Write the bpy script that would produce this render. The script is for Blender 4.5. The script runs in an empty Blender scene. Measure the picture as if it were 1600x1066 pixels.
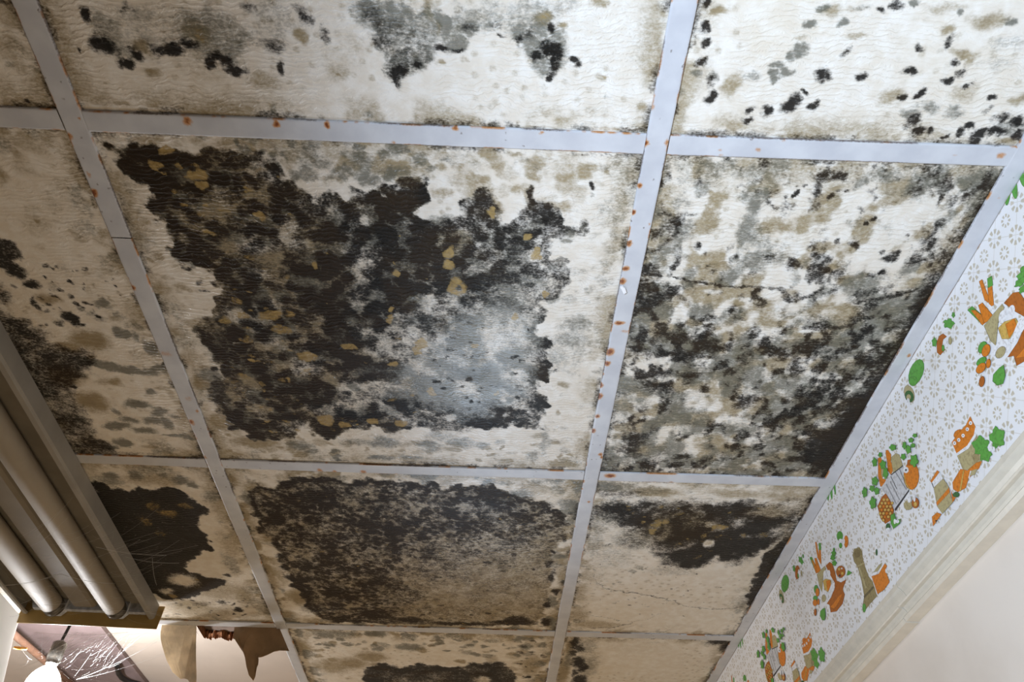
import bpy, math, random
import numpy as np
from mathutils import Vector, Matrix

# ------------------------------------------------------------------ camera, light, exposure
CEIL = 2.40                                   # height of the suspended ceiling above the floor
YAW, PITCH, ROLL, FPX = 0.0252977, 0.7738006, 0.0185215, 1197.73
CAM = np.array([-0.157121, -0.420668, CEIL - 0.706812])
def cam_basis():
    f = np.array([math.sin(YAW)*math.cos(PITCH), math.cos(YAW)*math.cos(PITCH), math.sin(PITCH)])
    r = np.array([math.cos(YAW), -math.sin(YAW), 0.0]); u = np.cross(r, f)
    c, s = math.cos(ROLL), math.sin(ROLL)
    return c*r + s*u, -s*r + c*u, f
RT, UP, FW = cam_basis()
scene = bpy.context.scene
col = scene.collection
cd = bpy.data.cameras.new('camera'); cam = bpy.data.objects.new('camera', cd); col.objects.link(cam)
cd.sensor_fit = 'HORIZONTAL'; cd.sensor_width = 36.0; cd.lens = FPX/1600*36.0
cd.clip_start = 0.02
m = Matrix(((RT[0], UP[0], -FW[0], CAM[0]), (RT[1], UP[1], -FW[1], CAM[1]), (RT[2], UP[2], -FW[2], CAM[2]), (0, 0, 0, 1)))
cam.matrix_world = m
scene.camera = cam

world = bpy.data.worlds.new('world'); scene.world = world; world.use_nodes = True
world.node_tree.nodes['Background'].inputs[0].default_value = (1.0, 0.86, 0.68, 1)
world.node_tree.nodes['Background'].inputs[1].default_value = 0.02

def add_light(name, kind, loc, energy, color, target=None, **kw):
    ld = bpy.data.lights.new(name, kind); ld.energy = energy; ld.color = color
    for k, v in kw.items(): setattr(ld, k, v)
    o = bpy.data.objects.new(name, ld); col.objects.link(o); o.location = loc
    if target is not None:
        o.rotation_euler = (Vector(target) - Vector(loc)).to_track_quat('-Z', 'Y').to_euler()
    return o
# hand torch beside the photographer, thrown at the tiles by the wall
add_light('torch_beam', 'SPOT', (-0.55, -0.62, CEIL-0.85), 95, (0.62, 0.77, 1.0), (0.41, 0.03, CEIL-0.12),
          spot_size=math.radians(78), spot_blend=1.0, shadow_soft_size=0.06)
# unseen cool spot added down the room for sheen on the glossy paint
add_light('sheen_spot', 'SPOT', (-0.20, 1.80, CEIL-1.24), 40, (0.58, 0.76, 1.0), (-0.13, 0.34, CEIL),
          spot_size=math.radians(40), spot_blend=1.0, shadow_soft_size=0.13)
# dim warm fill light added unseen, low and to the front
add_light('warm_fill_light', 'POINT', (0.02, 1.15, CEIL-1.65), 16.5, (1.0, 0.78, 0.49), shadow_soft_size=0.35)

vs = scene.view_settings
vs.view_transform = 'Standard'; vs.look = 'None'; vs.gamma = 1.0; vs.use_curve_mapping = False
vs.exposure = 0.0

# ------------------------------------------------------------------ measuring helpers (photo position -> place in the room)
def ray(x, y): return RT*(x-800)/FPX - UP*(y-533)/FPX + FW
def on_z(x, y, z=CEIL):
    d = ray(x, y); return CAM + d*((z-CAM[2])/d[2])
def on_x(x, y, X):
    d = ray(x, y); return CAM + d*((X-CAM[0])/d[0])
def on_y(x, y, Y):
    d = ray(x, y); return CAM + d*((Y-CAM[1])/d[1])
def ceil_scale(x, y):
    a = on_z(x-2, y); b = on_z(x+2, y); return 4.0/abs(b[0]-a[0])      # px per metre across

# ------------------------------------------------------------------ numpy noise
def h2(ix, iy, seed):
    n = (ix.astype(np.int64)*374761393 + iy.astype(np.int64)*668265263 + seed*982451653) & 0x7fffffff
    n = ((n ^ (n >> 13))*1274126177) & 0x7fffffff
    n = (n ^ (n >> 16)) & 0xffffff
    return n/float(0xffffff)
def vnoise(x, y, seed=0):
    ix = np.floor(x); iy = np.floor(y); fx = x-ix; fy = y-iy
    fx = fx*fx*(3-2*fx); fy = fy*fy*(3-2*fy)
    a = h2(ix, iy, seed); b = h2(ix+1, iy, seed); c = h2(ix, iy+1, seed); d = h2(ix+1, iy+1, seed)
    return (a*(1-fx)+b*fx)*(1-fy) + (c*(1-fx)+d*fx)*fy
def fbm(x, y, seed=0, oct=4):
    s = 0; a = 0.5; t = 0
    for i in range(oct):
        s = s + a*vnoise(x*2**i, y*2**i, seed+i*17); t += a; a *= 0.5
    return s/t
def worley(x, y, seed=0):
    ix = np.floor(x); iy = np.floor(y)
    f1 = np.full(x.shape, 9.0); f2 = np.full(x.shape, 9.0)
    for dx in (-1, 0, 1):
        for dy in (-1, 0, 1):
            cx = ix+dx; cy = iy+dy
            px = cx + h2(cx, cy, seed); py = cy + h2(cx, cy, seed+7)
            d = np.sqrt((px-x)**2 + (py-y)**2)
            f2 = np.minimum(f2, np.maximum(f1, d)); f1 = np.minimum(f1, d)
    return f1, f2
def sst(a, b, x):
    t = np.clip((x-a)/(b-a), 0, 1); return t*t*(3-2*t)
def poly_sdf(X, Y, pts):
    pts = np.asarray(pts); d = np.full(X.shape, 1e9); inside = np.zeros(X.shape, bool)
    n = len(pts)
    for i in range(n):
        ax, ay = pts[i]; bx, by = pts[(i+1) % n]
        ex, ey = bx-ax, by-ay; wx, wy = X-ax, Y-ay
        t = np.clip((wx*ex+wy*ey)/(ex*ex+ey*ey+1e-12), 0, 1)
        d = np.minimum(d, (wx-ex*t)**2 + (wy-ey*t)**2)
        c = ((ay > Y) != (by > Y)) & (X < (bx-ax)*(Y-ay)/(by-ay+1e-12)+ax)
        inside ^= c
    d = np.sqrt(d); return np.where(inside, -d, d)

# ------------------------------------------------------------------ node helpers
class NT:
    def __init__(s, name):
        s.mat = bpy.data.materials.new(name); s.mat.use_nodes = True
        s.t = s.mat.node_tree; s.b = s.t.nodes['Principled BSDF']
    def n(s, typ, ins=None, **props):
        nd = s.t.nodes.new(typ)
        for k, v in props.items(): setattr(nd, k, v)
        for k, v in (ins or {}).items(): s.put(nd.inputs[k], v)
        return nd
    def put(s, sock, v):
        if isinstance(v, bpy.types.NodeSocket): s.t.links.new(v, sock)
        else: sock.default_value = v
    def math(s, op, a, b=0.0, c=0.0, clamp=False):
        nd = s.n('ShaderNodeMath', operation=op, use_clamp=clamp)
        s.put(nd.inputs[0], a); s.put(nd.inputs[1], b); s.put(nd.inputs[2], c); return nd.outputs[0]
    def mix(s, f, a, b):
        nd = s.n('ShaderNodeMix', data_type='RGBA')
        s.put(nd.inputs[0], f); s.put(nd.inputs[6], a); s.put(nd.inputs[7], b); return nd.outputs[2]
    def smooth(s, v, a, b):
        nd = s.n('ShaderNodeMapRange', interpolation_type='SMOOTHSTEP')
        s.put(nd.inputs[0], v); nd.inputs[1].default_value = a; nd.inputs[2].default_value = b; return nd.outputs[0]
    def noise(s, vec, scale, detail=3.0, rough=0.55, dist=0.0):
        nd = s.n('ShaderNodeTexNoise', {'Scale': scale, 'Detail': detail, 'Roughness': rough, 'Distortion': dist})
        if vec is not None: s.put(nd.inputs['Vector'], vec)
        return nd.outputs[0]
    def pos(s): return s.n('ShaderNodeNewGeometry').outputs['Position']
    def scaled(s, vec, sc):
        nd = s.n('ShaderNodeVectorMath', operation='MULTIPLY'); s.put(nd.inputs[0], vec); nd.inputs[1].default_value = sc; return nd.outputs[0]
    def bump(s, h, strength=0.5, dist=0.001):
        nd = s.n('ShaderNodeBump', {'Strength': strength, 'Distance': dist}); s.put(nd.inputs['Height'], h)
        s.t.links.new(nd.outputs[0], s.b.inputs['Normal'])
    def out(s, **kw):
        for k, v in kw.items(): s.put(s.b.inputs[k.replace('_', ' ')], v)
        return s.mat
def srgb(r, g, b):
    f = lambda c: (c/255/12.92 if c/255 <= 0.04045 else ((c/255+0.055)/1.055)**2.4)
    return (f(r), f(g), f(b), 1.0)
def plain(name, rgb, rough=0.6, var=0.12, scale=30, metal=0.0, bump=0.0):
    t = NT(name); p = t.pos()
    n = t.noise(p, scale, 4)
    dark = tuple(c*(1-var*2) for c in rgb[:3])+(1,)
    t.out(Base_Color=t.mix(t.smooth(n, 0.3, 0.7), dark, rgb), Roughness=rough, Metallic=metal)
    if bump: t.bump(n, bump, 0.002)
    return t.mat

def mould_tile_mat():
    t = NT('embossed_tile_with_mould'); p = t.pos()
    # embossed ripples: lines that meander and change direction from patch to patch
    wob = t.n('ShaderNodeTexNoise', {'Vector': p, 'Scale': 22.0, 'Detail': 2.0})
    off = t.n('ShaderNodeVectorMath', {0: wob.outputs['Color']}, operation='SUBTRACT'); off.inputs[1].default_value = (0.5, 0.5, 0.5)
    offs = t.scaled(off.outputs[0], (0.012, 0.028, 0))
    pw = t.n('ShaderNodeVectorMath', {0: p, 1: offs}, operation='ADD').outputs[0]
    wav = t.n('ShaderNodeTexWave', {'Vector': pw, 'Scale': 50.0, 'Distortion': 4.5, 'Detail': 2.0, 'Detail Scale': 2.6, 'Detail Roughness': 0.6},
              wave_type='BANDS', bands_direction='Y')
    fineb = t.noise(t.scaled(p, (1, 2.2, 1)), 260.0, 2)
    patch = t.smooth(t.noise(p, 16.0, 2), 0.36, 0.56)
    emb = t.math('MULTIPLY', t.smooth(wav.outputs['Fac'], 0.30, 0.95), t.math('MULTIPLY_ADD', patch, 0.75, 0.25))
    at = t.n('ShaderNodeAttribute', attribute_name='mould')
    sep = t.n('ShaderNodeSeparateColor', {0: at.outputs['Color']})
    K, G, O = sep.outputs[0], sep.outputs[1], sep.outputs[2]
    n1 = t.noise(t.scaled(p, (1.0, 1.0, 1)), 150.0, 5, 0.65)
    n2 = t.noise(t.scaled(p, (0.8, 1.2, 1)), 400.0, 3, 0.6)
    n3 = t.noise(p, 60.0, 4, 0.6)
    grain = t.math('ADD', t.math('MULTIPLY', t.math('SUBTRACT', n1, 0.5), 1.05), t.math('MULTIPLY', t.math('SUBTRACT', n2, 0.5), 0.95))
    grain = t.math('SUBTRACT', grain, t.math('MULTIPLY', t.math('SUBTRACT', emb, 0.25), 0.07))
    def cover(ch, amp, a, b):
        return t.smooth(t.math('MULTIPLY_ADD', grain, t.math('MULTIPLY', t.smooth(ch, 0.02, 0.35), amp), ch), a, b)
    k = cover(K, 0.90, 0.10, 0.88)
    g = cover(G, 0.75, 0.08, 0.80)
    o = cover(O, 0.6, 0.06, 0.88)
    base = t.mix(t.smooth(n3, 0.35, 0.7), srgb(224, 215, 199), srgb(235, 230, 219))
    base = t.mix(t.math('MULTIPLY', t.smooth(t.noise(p, 7.0, 3), 0.45, 0.75), 0.30), base, srgb(212, 196, 168))
    ochre = t.mix(n3, srgb(98, 80, 38), srgb(158, 136, 84))
    green = t.mix(n3, srgb(66, 67, 60), srgb(112, 112, 96))
    black = t.mix(t.smooth(t.math('MULTIPLY_ADD', n3, 0.5, t.math('MULTIPLY', n2, 0.5)), 0.40, 0.68), srgb(8, 8, 7), srgb(30, 27, 23))
    black = t.mix(t.math('MULTIPLY', t.math('MULTIPLY', O, n1), 0.75), black, srgb(66, 48, 28))
    c = t.mix(t.math('MULTIPLY', o, 0.85), base, ochre)
    c = t.mix(t.math('MULTIPLY', g, 0.85), c, green)
    c = t.mix(t.math('MULTIPLY', k, 0.97), c, black)
    # ochre growth that sits on top of the black
    oo = t.smooth(t.math('MULTIPLY_ADD', grain, 0.75, at.outputs['Alpha']), 0.36, 0.84)
    c = t.mix(t.math('MULTIPLY', oo, 0.88), c, t.mix(n1, srgb(110, 82, 36), srgb(204, 178, 116)))
    t.out(Base_Color=c, Roughness=t.math('MULTIPLY_ADD', k, 0.10, 0.36))
    t.put(t.b.inputs['Specular IOR Level'], t.math('MULTIPLY_ADD', k, -0.36, 0.5))
    h = t.math('ADD', t.math('MULTIPLY', emb, 1.0), t.math('MULTIPLY', fineb, 0.35))
    t.bump(h, 0.42, 0.0010)
    return t.mat
def tee_mat():
    t = NT('white_enamel_steel_with_rust'); p = t.pos()
    at = t.n('ShaderNodeAttribute', attribute_name='rust')
    sep = t.n('ShaderNodeSeparateColor', {0: at.outputs['Color']})
    n1 = t.noise(p, 380.0, 4, 0.6); n2 = t.noise(p, 25.0, 4)
    base = t.mix(t.smooth(n2, 0.3, 0.75), srgb(190, 191, 194), srgb(206, 207, 208))
    gr = t.math('SUBTRACT', n1, 0.5)
    halo = t.smooth(t.math('MULTIPLY_ADD', gr, 0.5, sep.outputs[0]), 0.12, 0.75)
    core = t.smooth(t.math('MULTIPLY_ADD', gr, 0.4, sep.outputs[0]), 0.62, 0.98)
    dirt = t.smooth(t.math('MULTIPLY_ADD', gr, 0.8, sep.outputs[1]), 0.30, 0.85)
    c = t.mix(t.math('MULTIPLY', halo, 0.9), base, srgb(186, 124, 48))
    c = t.mix(core, c, srgb(122, 58, 16))
    c = t.mix(t.math('MULTIPLY', dirt, 0.85), c, srgb(78, 56, 36))
    t.out(Base_Color=c, Roughness=0.42)
    return t.mat
def paper_mat():
    t = NT('printed_kitchen_wallpaper'); p = t.pos()
    sx = t.n('ShaderNodeSeparateXYZ', {0: p})
    S = 0.0352                                    # flower lattice stands on its corner
    f0 = on_x(1459.7, 607.8, 0.3934)
    yy = t.math('SUBTRACT', sx.outputs[1], float(f0[1])); zz = t.math('SUBTRACT', sx.outputs[2], float(f0[2]))
    U = t.math('ADD', t.math('MULTIPLY', t.math('ADD', yy, zz), 0.7071/S), 0.5); V = t.math('ADD', t.math('MULTIPLY', t.math('SUBTRACT', yy, zz), 0.7071/S), 0.5)
    def flowers(ou, ov, r0, petals):
        u = t.math('SUBTRACT', t.math('FRACT', t.math('ADD', U, ou)), 0.5); v = t.math('SUBTRACT', t.math('FRACT', t.math('ADD', V, ov)), 0.5)
        r = t.math('SQRT', t.math('ADD', t.math('MULTIPLY', u, u), t.math('MULTIPLY', v, v)))
        th = t.math('ARCTAN2', v, u)
        pet = t.smooth(t.math('COSINE', t.math('MULTIPLY', th, petals)), -0.6, 0.1)
        ring = t.math('MULTIPLY', t.smooth(r, r0*0.42, r0*0.55), t.math('SUBTRACT', 1.0, t.smooth(r, r0*0.88, r0)))
        return t.math('MULTIPLY', pet, ring), u, v
    f1, u, v = flowers(0.0, 0.0, 0.33, 8.0)
    f2, u2, v2 = flowers(0.5, 0.5, 0.23, 8.0)
    ln = t.math('MINIMUM', t.math('ABSOLUTE', u), t.math('ABSOLUTE', v))
    lines = t.math('MULTIPLY', t.math('SUBTRACT', 1.0, t.smooth(ln, 0.006, 0.020)), 0.45)
    fac = t.math('MAXIMUM', t.math('MAXIMUM', f1, f2), lines)
    fac = t.math('MULTIPLY', fac, t.math('MULTIPLY_ADD', t.noise(p, 90.0, 3), 0.8, 0.55), clamp=True)
    base = t.mix(t.noise(p, 20.0, 3), srgb(228, 225, 221), srgb(236, 234, 231))
    c = t.mix(t.math('MULTIPLY', fac, 0.70), base, srgb(172, 154, 112))
    stain = t.smooth(t.noise(p, 14.0, 5), 0.58, 0.78)
    c = t.mix(t.math('MULTIPLY', stain, 0.25), c, srgb(170, 150, 120))
    t.out(Base_Color=c, Roughness=0.55)
    return t.mat
def print_mat():
    t = NT('wallpaper_printing_ink'); p = t.pos()
    at = t.n('ShaderNodeAttribute', attribute_name='ink')
    n = t.noise(p, 260.0, 4, 0.6)
    dk = t.n('ShaderNodeVectorMath', {0: at.outputs['Color']}, operation='MULTIPLY'); dk.inputs[1].default_value = (0.55, 0.5, 0.45)
    t.out(Base_Color=t.mix(t.math('MULTIPLY', t.smooth(n, 0.45, 0.7), 0.7), at.outputs['Color'], dk.outputs[0]), Roughness=0.55)
    return t.mat
def wall_mat():
    t = NT('cream_painted_wall'); p = t.pos()
    c = t.mix(t.smooth(t.noise(p, 5.0, 5), 0.35, 0.7), srgb(214, 202, 186), srgb(226, 215, 200))
    sc = t.smooth(t.noise(t.scaled(p, (1, 0.6, 2.5)), 22.0, 6, 0.7, 1.5), 0.66, 0.8)
    c = t.mix(t.math('MULTIPLY', sc, 0.35), c, srgb(150, 140, 128))
    t.out(Base_Color=c, Roughness=0.5); t.bump(t.noise(p, 90.0, 3), 0.08, 0.002); return t.mat
def emit(name, rgb, s):
    t = NT(name); t.out(Base_Color=rgb, Emission_Color=rgb, Emission_Strength=s); return t.mat

M_TILE = mould_tile_mat(); M_TEE = tee_mat(); M_PAPER = paper_mat(); M_INK = print_mat(); M_WALL = wall_mat()
M_TRIM = plain('cream_gloss_trim', srgb(216, 206, 186), 0.35, 0.05, 60)
M_FLOOR = plain('brown_vinyl_floor', srgb(120, 100, 80), 0.5, 0.15, 12)
M_PAN = plain('dusty_white_enamel', srgb(140, 134, 124), 0.6, 0.10, 18)
M_RAIL = plain('grey_enamel_rail', srgb(150, 145, 136), 0.5, 0.08, 18)
M_PLATE = plain('yellowed_end_plate', srgb(184, 150, 86), 0.45, 0.10, 25)
M_TUBE = plain('dusty_phosphor_tube', srgb(160, 150, 134), 0.75, 0.06, 12)
M_COVER = plain('dusty_ballast_cover', srgb(138, 129, 114), 0.6, 0.08, 14)
M_SOCK = plain('lampholder_plastic', srgb(214, 218, 226), 0.4, 0.2, 120)
M_CAP = plain('dull_tube_cap', srgb(120, 116, 108), 0.35, 0.1, 80, 0.7)
M_PLASTER = plain('old_plaster', srgb(204, 190, 176), 0.6, 0.06, 6, bump=0.2)
M_LATH = plain('old_wood_lath', srgb(120, 104, 92), 0.8, 0.2, 30, bump=0.5)
M_BOARD = plain('dim_purplish_board', srgb(138, 120, 118), 0.6, 0.15, 14, bump=0.2)
M_JOIST = plain('dark_timber', srgb(48, 36, 30), 0.9, 0.2, 20)
M_BREAK = plain('broken_plaster_edge', srgb(140, 92, 58), 0.9, 0.3, 140, bump=1.0)
M_COPPER = plain('tarnished_copper', srgb(168, 128, 104), 0.5, 0.15, 40, 0.2)
M_DARK = plain('black_rubber', srgb(28, 25, 24), 0.5, 0.1, 30)
M_WEB = plain('spider_silk', srgb(190, 188, 184), 0.5, 0.02, 30)
M_ORANGE = plain('amber_plastic', srgb(225, 150, 40), 0.4, 0.1, 40)
M_CHIP = plain('white_paper_chip', srgb(238, 236, 234), 0.7, 0.02, 60)

# ------------------------------------------------------------------ object helpers
def link(name, me, mat=None, parent=None, label=None, cat=None, kind=None, group=None, loc=None):
    o = bpy.data.objects.new(name, me); col.objects.link(o)
    if mat is not None: me.materials.append(mat)
    if parent is not None: o.parent = parent
    if label: o['label'] = label
    if cat: o['category'] = cat
    if kind: o['kind'] = kind
    if group: o['group'] = group
    if loc is not None: o.location = loc
    return o
def empty(name, loc=(0, 0, 0), **kw): return link(name, None, None, loc=loc, **kw)
def pyd(name, v, f, smooth=False):
    me = bpy.data.meshes.new(name); me.from_pydata([tuple(map(float, p)) for p in v], [], f); me.update()
    if smooth: me.polygons.foreach_set('use_smooth', [True]*len(f))
    return me
def box_mesh(name, x0, x1, y0, y1, z0, z1):
    v = [(x, y, z) for z in (z0, z1) for y in (y0, y1) for x in (x0, x1)]
    return pyd(name, v, [(0, 2, 3, 1), (4, 5, 7, 6), (0, 1, 5, 4), (2, 6, 7, 3), (0, 4, 6, 2), (1, 3, 7, 5)])
def extrude_profile(name, prof, y0, y1, closed=True, smooth=False):
    n = len(prof); v = [(a, y0, b) for a, b in prof] + [(a, y1, b) for a, b in prof]
    f = [(i, (i+1) % n, n+(i+1) % n, n+i) for i in range(n if closed else n-1)]
    if closed: f += [tuple(range(n))[::-1], tuple(range(n, 2*n))]
    return pyd(name, v, f, smooth)
def tube_mesh(name, pts, r, seg=8, cap=True):
    pts = [Vector(p) for p in pts]; v = []; f = []
    rr = r if hasattr(r, '__len__') else [r]*len(pts)
    ref = Vector((0.3, 0.2, 0.93)).normalized()
    for i, p in enumerate(pts):
        d = (pts[min(i+1, len(pts)-1)] - pts[max(i-1, 0)]).normalized()
        a = d.cross(ref).normalized(); b = d.cross(a)
        for k in range(seg):
            an = 2*math.pi*k/seg; v.append(p + (a*math.cos(an)+b*math.sin(an))*rr[i])
    for i in range(len(pts)-1):
        for k in range(seg):
            f.append((i*seg+k, i*seg+(k+1) % seg, (i+1)*seg+(k+1) % seg, (i+1)*seg+k))
    if cap: f += [tuple(range(seg)), tuple(range((len(pts)-1)*seg, len(pts)*seg))]
    return pyd(name, v, f, True)
def grid_mesh(name, P, attr, A, flip=False, skirt=0.0):
    """P (ny,nx,3) grid; A (ny,nx,4) colour attribute; a skirt upward closes it into a slab."""
    ny, nx = P.shape[:2]; idx = np.arange(ny*nx).reshape(ny, nx)
    q = np.stack([idx[:-1, :-1], idx[1:, :-1], idx[1:, 1:], idx[:-1, 1:]], -1).reshape(-1, 4)
    V = P.reshape(-1, 3); C = A.reshape(-1, 4)
    if skirt:
        ring = np.concatenate([idx[0, :-1], idx[:-1, -1], idx[-1, :0:-1], idx[:0:-1, 0]])
        n0 = len(V); V = np.vstack([V, V[ring]+[0, 0, skirt]]); C = np.vstack([C, C[ring]*0])
        top = n0+np.arange(len(ring)); nx1 = np.roll(np.arange(len(ring)), -1)
        q = np.vstack([q, np.stack([ring, ring[nx1], top[nx1], top], -1)])
        c0 = len(V); V = np.vstack([V, V[n0:].mean(0)[None]]); C = np.vstack([C, np.zeros((1, 4))])
        tri = np.stack([top, top[nx1], np.full(len(ring), c0)], -1)
    else: tri = np.zeros((0, 3), int)
    me = bpy.data.meshes.new(name)
    nl = len(q)*4+len(tri)*3
    me.vertices.add(len(V)); me.vertices.foreach_set('co', V.astype(np.float32).ravel())
    me.loops.add(nl); me.loops.foreach_set('vertex_index', np.concatenate([q.ravel(), tri.ravel()]).astype(np.int32))
    me.polygons.add(len(q)+len(tri))
    st = np.concatenate([np.arange(len(q))*4, len(q)*4+np.arange(len(tri))*3]).astype(np.int32)
    me.polygons.foreach_set('loop_start', st)
    a = me.attributes.new(attr, 'FLOAT_COLOR', 'POINT'); a.data.foreach_set('color', C.astype(np.float32).ravel())
    me.update(calc_edges=True); me.validate()
    return me

# ------------------------------------------------------------------ room shell
XA, XB, XW = -0.600, 0.000, 0.394             # main tee A, main tee B, face of the papered wall
XL = -1.90; YB = -2.2; YF = 3.2
floor = link('floor', box_mesh('floor', XL-0.1, XW+0.1, YB-0.1, YF+0.1, -0.06, 0.0), M_FLOOR, kind='structure', label='brown vinyl floor below the ceiling')
wall = link('wall_right', box_mesh('wall_right', XW, XW+0.1, YB, YF, 0.0, CEIL+0.22), M_WALL, kind='structure', label='cream painted wall below the papered border')
link('wall_left', box_mesh('wall_left', XL-0.1, XL, YB, YF, 0.0, CEIL+0.22), M_WALL, kind='structure', label='plain cream side wall')
link('wall_back', box_mesh('wall_back', XL-0.1, XW+0.1, YB-0.1, YB, 0.0, CEIL+0.22), M_WALL, kind='structure', label='plain cream wall behind the camera')
link('wall_front', box_mesh('wall_front', XL-0.1, XW+0.1, YF, YF+0.1, 0.0, CEIL+0.22), M_WALL, kind='structure', label='plain cream far wall')

# ------------------------------------------------------------------ mould painting
class Paint:
    """Mould growth of one tile on a regular grid: K black, G grey-green, O ochre, T ochre crust on top."""
    def __init__(s, x0, x1, y0, y1, seed, step=0.0021):
        s.x = np.linspace(x0, x1, int((x1-x0)/step)+1); s.y = np.linspace(y0, y1, int((y1-y0)/step)+1)
        s.X, s.Y = np.meshgrid(s.x, s.y); s.seed = seed; s.rng = random.Random(seed)
        s.F = {c: np.zeros(s.X.shape) for c in 'KGOT'}
        w = 0.006
        s.WX = s.X + (fbm(s.X*70, s.Y*70, seed+1)-0.5)*w*2.6; s.WY = s.Y + (fbm(s.X*70, s.Y*70, seed+2)-0.5)*w*2.6
        s.lobe, f2 = worley(s.WX*48, s.WY*48, seed+3); s.web = f2-s.lobe
        s.soft = fbm(s.X*22, s.Y*22, seed+4)
        s.fine = fbm(s.X*90, s.Y*90, seed+5, 4); s.mid = fbm(s.X*30, s.Y*30, seed+6, 5)
        s.f48 = worley(s.WX*52, s.WY*52, seed+40)[0]; s.f90 = worley(s.WX*95, s.WY*95, seed+41)[0]
    def colony(s, base, big, small, var):
        """uneven growth: round colonies of two sizes, thinned and thickened by noise"""
        return base + big*(1-sst(0.12, 0.80, s.f48)) + small*((1-sst(0.1, 0.8, s.f90))-0.4) + var*(s.mid-0.5) + 0.5*var*(s.soft-0.5)
    def _max(s, ch, v): s.F[ch] = np.maximum(s.F[ch], v)
    def disc(s, ch, cx, cy, rx, ry, val, edge=0.55, warp=1.0):
        R = max(rx, ry)*1.5+0.012
        i0, i1 = np.searchsorted(s.y, (cy-R, cy+R)); j0, j1 = np.searchsorted(s.x, (cx-R, cx+R))
        if i1 <= i0 or j1 <= j0: return
        sl = (slice(i0, i1), slice(j0, j1))
        X = s.X[sl]*(1-warp)+s.WX[sl]*warp; Y = s.Y[sl]*(1-warp)+s.WY[sl]*warp
        d = np.sqrt(((X-cx)/rx)**2 + ((Y-cy)/ry)**2)
        v = val*(1-sst(edge, 1.15, d))
        s.F[ch][sl] = np.maximum(s.F[ch][sl], v) if val > 0 else s.F[ch][sl]*(1+v)
    def blobs(s, ch, data, val=0.95, edge=0.25):
        """rows of px, py, rx, ry [, val] measured on the photograph; radii are converted to metres on the ceiling."""
        for row in data:
            x, y, rx, ry = row[:4]; v = row[4] if len(row) > 4 else val
            p = on_z(x, y); a = on_z(x, y-ry); b = on_z(x, y+ry)
            s.disc(ch, p[0], p[1], 1.25*rx/ceil_scale(x, y), 1.25*abs(b[1]-a[1])/2, v, edge)
    def area(s, ch, pts, val, soft=0.006, lobes=0.012, web=0.0, mottle=0.0, wt=None):
        q = [on_z(*p)[:2] for p in pts]
        d = poly_sdf(s.WX, s.WY, q) + (s.lobe-0.45)*lobes + (s.fine-0.5)*0.006
        v = val*(1-sst(-soft, soft, d))
        if web: v = v*(1-web*(1-sst(0.02, 0.22, s.web)))
        if mottle: v = v*np.clip(1-mottle+mottle*2*sst(0.25, 0.75, 0.5*s.soft+0.5*s.mid)+0.5*mottle*(0.5-s.f48)+0.4*mottle*(s.fine-0.5), 0, 1.15)
        s._max(ch, v); return d
    def cut(s, ch, pts, amount, soft=0.02):
        q = [on_z(*p)[:2] for p in pts]; d = poly_sdf(s.WX, s.WY, q)
        s.F[ch] *= 1-amount*(1-sst(-soft, soft, d))
    def sprinkle(s, ch, pts, n, r0, r1, v0, v1, flat=0.8, edge=0.4):
        q = [on_z(*p)[:2] for p in pts]; a = np.array(q); lo = a.min(0); hi = a.max(0)
        xs = np.array([s.rng.uniform(lo[0], hi[0]) for _ in range(n*4)]); ys = np.array([s.rng.uniform(lo[1], hi[1]) for _ in range(n*4)])
        ok = poly_sdf(xs, ys, q) < 0; c = 0
        for x, y in zip(xs[ok], ys[ok]):
            r = r0+(r1-r0)*s.rng.random()**2
            s.disc(ch, x, y, r*s.rng.uniform(0.9, 1.5), r*s.rng.uniform(flat, 1.1), s.rng.uniform(v0, v1), edge)
            c += 1
            if c >= n: break
    def line(s, ch, pts, r, val):
        for (x0, y0), (x1, y1) in zip(pts[:-1], pts[1:]):
            n = max(2, int(math.hypot(x1-x0, y1-y0)/2.5))
            for i in range(n):
                t = i/n; p = on_z(x0+(x1-x0)*t, y0+(y1-y0)*t); rr = r/ceil_scale(x0, y0)
                s.disc(ch, p[0], p[1], rr, rr*1.3, val*s.rng.uniform(0.75, 1.0), 0.3)
    def edges(s, k=0.6, o=0.5, stain=0.6):
        d = np.minimum(np.minimum(s.X-s.x[0], s.x[-1]-s.X), np.minimum(s.Y-s.y[0], s.y[-1]-s.Y))-0.010
        n = fbm(s.X*40, s.Y*40, s.seed+9)
        s._max('K', k*(1-sst(0.0, 0.011, d))*sst(0.40, 0.62, n))
        mg = 1-sst(0.0, 0.075, d)
        s._max('O', o*1.3*(1-sst(0.0, 0.045, d))*sst(0.36, 0.62, fbm(s.X*26, s.Y*26, s.seed+11)))
        s._max('O', stain*mg*sst(0.42, 0.68, fbm(s.X*34, s.Y*34, s.seed+12, 5)))
        s._max('G', stain*0.9*mg*sst(0.50, 0.70, fbm(s.X*30, s.Y*30, s.seed+13, 5)))
    def speck(s):
        n = fbm(s.X*9, s.Y*9, s.seed+20, 3)
        f1, _ = worley(s.X*55, s.Y*55, s.seed+21); keep = h2(np.floor(s.X*6), np.floor(s.Y*6), s.seed)
        s._max('O', 0.40*(1-sst(0.10, 0.34, f1))*sst(0.5, 0.66, n))
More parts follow.
